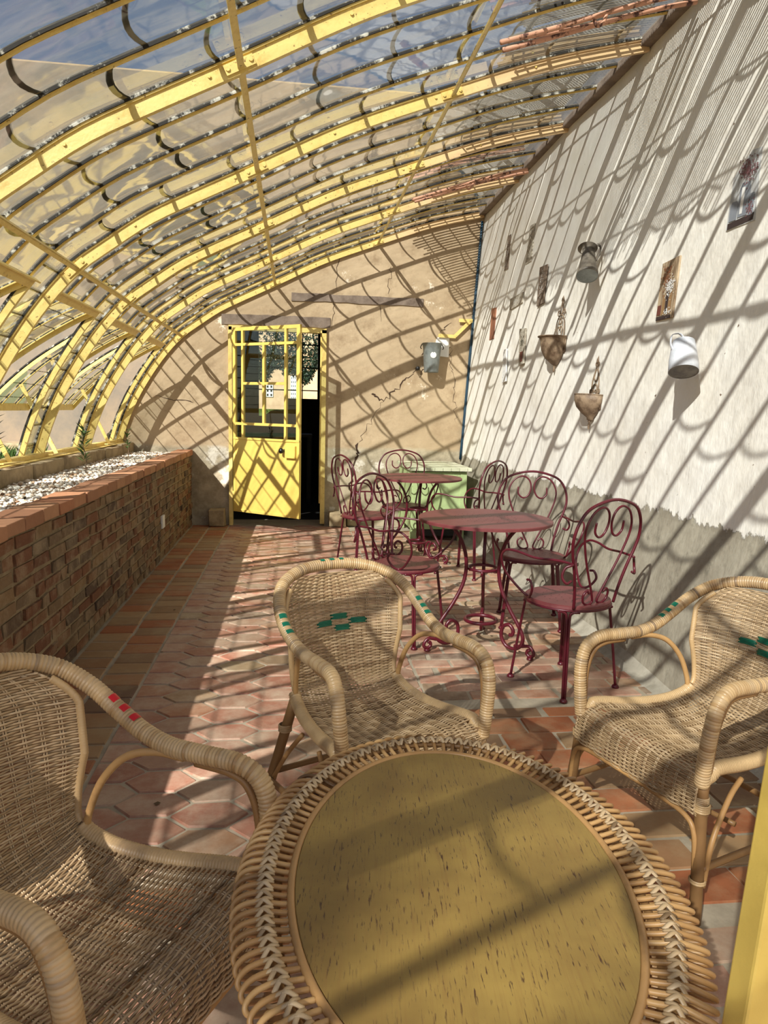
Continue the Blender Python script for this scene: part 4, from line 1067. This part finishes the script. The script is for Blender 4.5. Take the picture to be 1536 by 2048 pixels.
# white zinc can (mouth up, handle towards the room)
jugwall('zinc_can', 3.245, 1.66, [(.088, -.175), (.084, -.10), (.072, -.01), (.064, .03)], M_zincw, 'white zinc can with a strap handle hanging at the right of the wall', 'can', (math.radians(-24), math.radians(10), 0),
        [(-.070, 0, -.05), (-.088, 0, .0), (-.078, 0, .062), (-.03, 0, .085), (-.0, 0, .06), (.0, 0, .035)], .118, M_oldjug)
def wide_lip(e):
    mb = MB(); mb.lathe([(.052, .0), (.060, .02), (.082, .034)], 32, (-.006, .01, .045)); mb.build('flared_lip', M_oldjug, e, smooth=True)
jugwall('metal_jug', 4.58, 2.36, [(.088, -.215), (.086, -.185), (.074, -.175), (.062, -.06), (.052, .02), (.050, .05)], M_oldjug, 'dark tarnished metal jug with flared lip hanging high on the white wall', 'jug', (math.radians(-27), math.radians(12), 0),
        [(.05, -.03, -.08), (.075, -.05, -.02), (.08, -.05, .07), (.055, -.03, .105), (.02, -.015, .075)], .108, M_zinc, wide_lip)
# rusty half-bowl planters with pierced back plates
def wall_bowl(y, zrim, R, H_, prof, label, plate, top):
    e = empty('wall_bowl', wf3(y, zrim, .006), 0, label=label, cat='wall planter'); e.rotation_euler = (0, math.radians(3.5), 0)
    mb = MB(); mb.lathe(prof, 22, a0=PI/2, a1=3*PI/2); mb.box(-.003, .001, -prof[-1][0]*.9, prof[-1][0]*.9, -H_*.55, 0); b = mb.build('bowl', M_bronze, e, smooth=True, solid=.003)
    mb = MB(); R_ = prof[-1][0]; mb.tube([(R_*math.cos(t), R_*math.sin(t), 0) for t in np.linspace(PI/2, 3*PI/2, 24)], .004, 8); mb.build('rim', M_bronze, e, smooth=True)
    mb = MB(); mb.lathe([(.0, -.062), (.006, -.05), (.010, -.03), (.005, -.015), (.012, -.004), (.008, .008)], 12, (-.014, 0, -H_)); mb.build('finial', M_bronze, e, smooth=True)
    mb = MB()
    for pts in plate:
        for s in (-1, 1): mb.tube(catmull([(-.004, s*a, b_) for a, b_ in pts], 6), .0046, 6)
    mb.lathe([(0, -.02), (.012, -.008), (.010, .01), (0, .035)], 10, (-.004, 0, top)); mb.build('back_plate', M_bronze, e, smooth=True)
curl = lambda cx, cz, r_, s=1: [(cx+r_*math.cos(a)*(1-.5*k/9), cz+r_*math.sin(a)*(1-.5*k/9)) for k, a in enumerate(np.linspace(-PI/2, PI*1.2*s, 10))]
plA = [[(.095, 0), (.088, .06), (.068, .13), (.03, .165), (.004, .17)], [(.0, .005), (.02, .0), (.045, .03), (.045, .07), (.02, .085), (.006, .06)], curl(.05, .19, .024), [(.004, .165), (.02, .2), (.012, .25), (.004, .27)], [(.004, .11), (.018, .1), (.02, .13), (.0, .15)]]
plB = [[(.052, 0), (.052, .06), (.045, .11), (.02, .16), (.006, .2)], curl(.058, .028, .018), curl(.022, .025, .018), [(.0, .075), (.025, .065), (.035, .03), (.035, .0)], [(.0, .09), (.026, .11), (.026, .14), (.008, .17)], curl(.016, .205, .012)]
wall_bowl(5.22, 1.895, .15, .2, [(.0, -.205), (.03, -.20), (.09, -.155), (.122, -.10), (.134, -.05), (.136, -.03), (.150, -.004), (.158, 0)], 'rusty half bowl planter with scrolled back plate, the higher of the two', plA, .28)
wall_bowl(4.46, 1.452, .14, .165, [(.012, -.165), (.03, -.16), (.032, -.145), (.07, -.12), (.108, -.08), (.124, -.04), (.128, 0)], 'rusty half bowl planter with scrolled back plate, the lower of the two', plB, .225)
# nail heads left in the wall
# zinc bucket on the end wall
e = empty('zinc_bucket', (1.515, YE-.115, 1.755), 0, label='tall grey zinc bucket with a round white label on the end wall', cat='bucket')
mb = MB(); mb.lathe([(.078, 0), (.080, .01), (.098, .24), (.108, .315), (.112, .318)], 36); mb.build('body', M_zinc, e, smooth=True, solid=.002)
mb = MB(); mb.lathe([(0, .002), (.078, .002)], 36); mb.build('base', M_zinc, e)
mb = MB(); mb.tube(catmull([(-.112, 0, .31), (-.13, -.005, .27), (-.118, -.01, .255)], 6), .006, 6); mb.tube(catmull([(.112, 0, .31), (.13, -.005, .27), (.118, -.01, .255)], 6), .006, 6); mb.build('handle_lug', M_oldjug, e, smooth=True)
mb = MB(); mb.add([(.034*math.cos(t)+.0, -.0965-.0, .185+.034*math.sin(t)) for t in np.arange(24)*2*PI/24], [tuple(range(23, -1, -1))])
lb = mb.build('round_label', M_pwhite, e)
# dark peg beside the bucket
mb = MB(); mb.tube([(1.375, YE+.0, 1.80), (1.375, YE-.06, 1.80)], .022, 10); tag(mb.build('wall_peg', M_dark, smooth=True), 'short dark peg in the cracked plaster left of the zinc bucket', 'peg')
# socket cover on the brick wall
mb = MB(); mb.box(PX, PX+.02, 6.10, 6.20, .27, .38); tag(mb.build('white_cover', M_plastic, bevel=.004), 'small white plastic cover on the face of the brick planter wall', 'socket cover')

# ------------------------------------------------------------------ plants in the gravel and outside
def plant(loc, h, n, label, spread=.07, seed=1, cat='plant'):
    rg = np.random.RandomState(seed); e = empty('young_plant', loc, 0, label=label, cat=cat, group='young plants in the gravel bed')
    mb = MB(); P = catmull([(0, 0, -.02), (.01, .01, h*.4), (-.01, .0, h*.75), (.0, .01, h)], 6); mb.tube(P, np.linspace(.004, .002, len(P)), 6); mb.build('stem', M_twig, e, smooth=True)
    mb = MB()
    for i in range(n):
        z = h*(.3+.75*rg.rand()); a = rg.rand()*2*PI; L = spread*(.6+.6*rg.rand()); d = np.array([math.cos(a), math.sin(a), .5+.6*rg.rand()]); d /= np.linalg.norm(d)
        s = np.cross(d, (0, 0, 1)); s /= np.linalg.norm(s); p = np.array([0, 0, z]); wv = .008+.004*rg.rand()
        mb.add([p, p+d*L*.5+s*wv, p+d*L+np.array([0, 0, -.01]), p+d*L*.5-s*wv], [(0, 1, 2), (0, 2, 3)])
    mb.build('leaves', M_leaf if seed % 2 else M_leafd, e); return e
plant((-1.52, 3.75, .79), .42, 46, 'tall thin oleander sapling in the white gravel nearest the camera', .10, 2)
plant((-1.52, 5.35, .79), .32, 40, 'young leafy sapling midway along the white gravel bed', .09, 3)
plant((-1.66, 7.3, .79), .26, 26, 'small sapling at the far end of the gravel bed by the end wall', .07, 5)
def clump(loc, n, h, label, seed):
    rg = np.random.RandomState(seed); e = MB()
    for i in range(n):
        a = rg.rand()*2*PI; b = np.array([rg.uniform(-.25, .25), rg.uniform(-.3, .3), 0]); L = h*(.5+.6*rg.rand()); d = np.array([.6*math.cos(a), .6*math.sin(a), 1.]); d /= np.linalg.norm(d)
        s = np.cross(d, (0, 0, 1)); s /= np.linalg.norm(s); e.add([b, b+d*L*.5+s*.012, b+d*L+np.array([.03*math.cos(a), .03*math.sin(a), -.02]), b+d*L*.5-s*.012], [(0, 1, 2), (0, 2, 3)])
    tag(e.build('weed_clump', M_leaf, loc=loc), label, 'weeds')
clump((-2.4, 5.6, .74), 160, .30, 'green weeds growing outside against the kerb at the far left', 4)
clump((-2.6, 6.9, .74), 90, .22, 'smaller tuft of green weeds outside by the foundation stones', 6)
# fallen leaf bits on the floor
mb = MB()
for i in range(26):
    x, y = RNG.uniform(-1.0, 1.5), RNG.uniform(1.8, 7.4); s = RNG.uniform(.006, .013); a = RNG.rand()*PI
    mb.add([(x+s*math.cos(a+q)*(1 if q % 2 < 1 else .6), y+s*math.sin(a+q), .004) for q in (0, 1.3, 2.9, 4.4)], [(0, 1, 2, 3)])
tag(mb.build('leaf_litter', M_twig), 'scattered dry leaf crumbs on the tiled floor', 'leaf litter', kind='stuff')

# ------------------------------------------------------------------ yellow door jamb right beside the camera
d2 = empty('door_2', (0, 0, 0), kind='structure')
mb = MB()
mb.bar((.505+.028, .70, 0), (.621+.028, .70, 2.0), .056, .04, up=(0, 1, 0)); mb.bar((.505+.075, .715, 0), (.621+.075, .715, 2.0), .05, .012, up=(0, 1, 0))
mb.build('door_frame', M_yel2, d2, bevel=.004)
mb = MB(); mb.tube([(.585, .69, .66), (.585, .66, .66)], .008, 8); mb.build('door_bolt', M_knob, d2, smooth=True)

# ------------------------------------------------------------------ unseen tree added outside so its crown dapples the near end
gt = empty('added_shade_tree', (-8.6, -9.6, 0), label='tall unseen tree added outside behind the viewer to dapple the near end', cat='tree')
mb = MB(); mb.tube([(0, 0, 0), (.1, 0, 4), (.0, .1, 8), (.3, -.2, 10.5)], [.25, .2, .12, .05], 8)
for q in range(16):
    a_ = q*2.4; L_ = .7+.8*RNG.rand(); mb.tube([(.1, 0, 8.2+q*.16), (.5+L_*math.cos(a_), -.4+L_*math.sin(a_), 9.2+q*.17+.4)], [.035, .012], 5)
mb.build('trunk', M_twig, gt, smooth=True)
mb = MB()
for q in range(22):
    c_ = np.array([.8, -.3, 10.35])+RNG.randn(3)*np.array([.62, .62, .55])
    for j in range(60):
        p = c_+RNG.randn(3)*.15; a_ = RNG.randn(3); a_ /= np.linalg.norm(a_); b_ = np.cross(a_, RNG.randn(3)); b_ /= np.linalg.norm(b_)
        mb.add([p, p+a_*.07+b_*.03, p+a_*.14, p+a_*.07-b_*.03], [(0, 1, 2, 3)])
mb.build('foliage', M_leaf, gt)
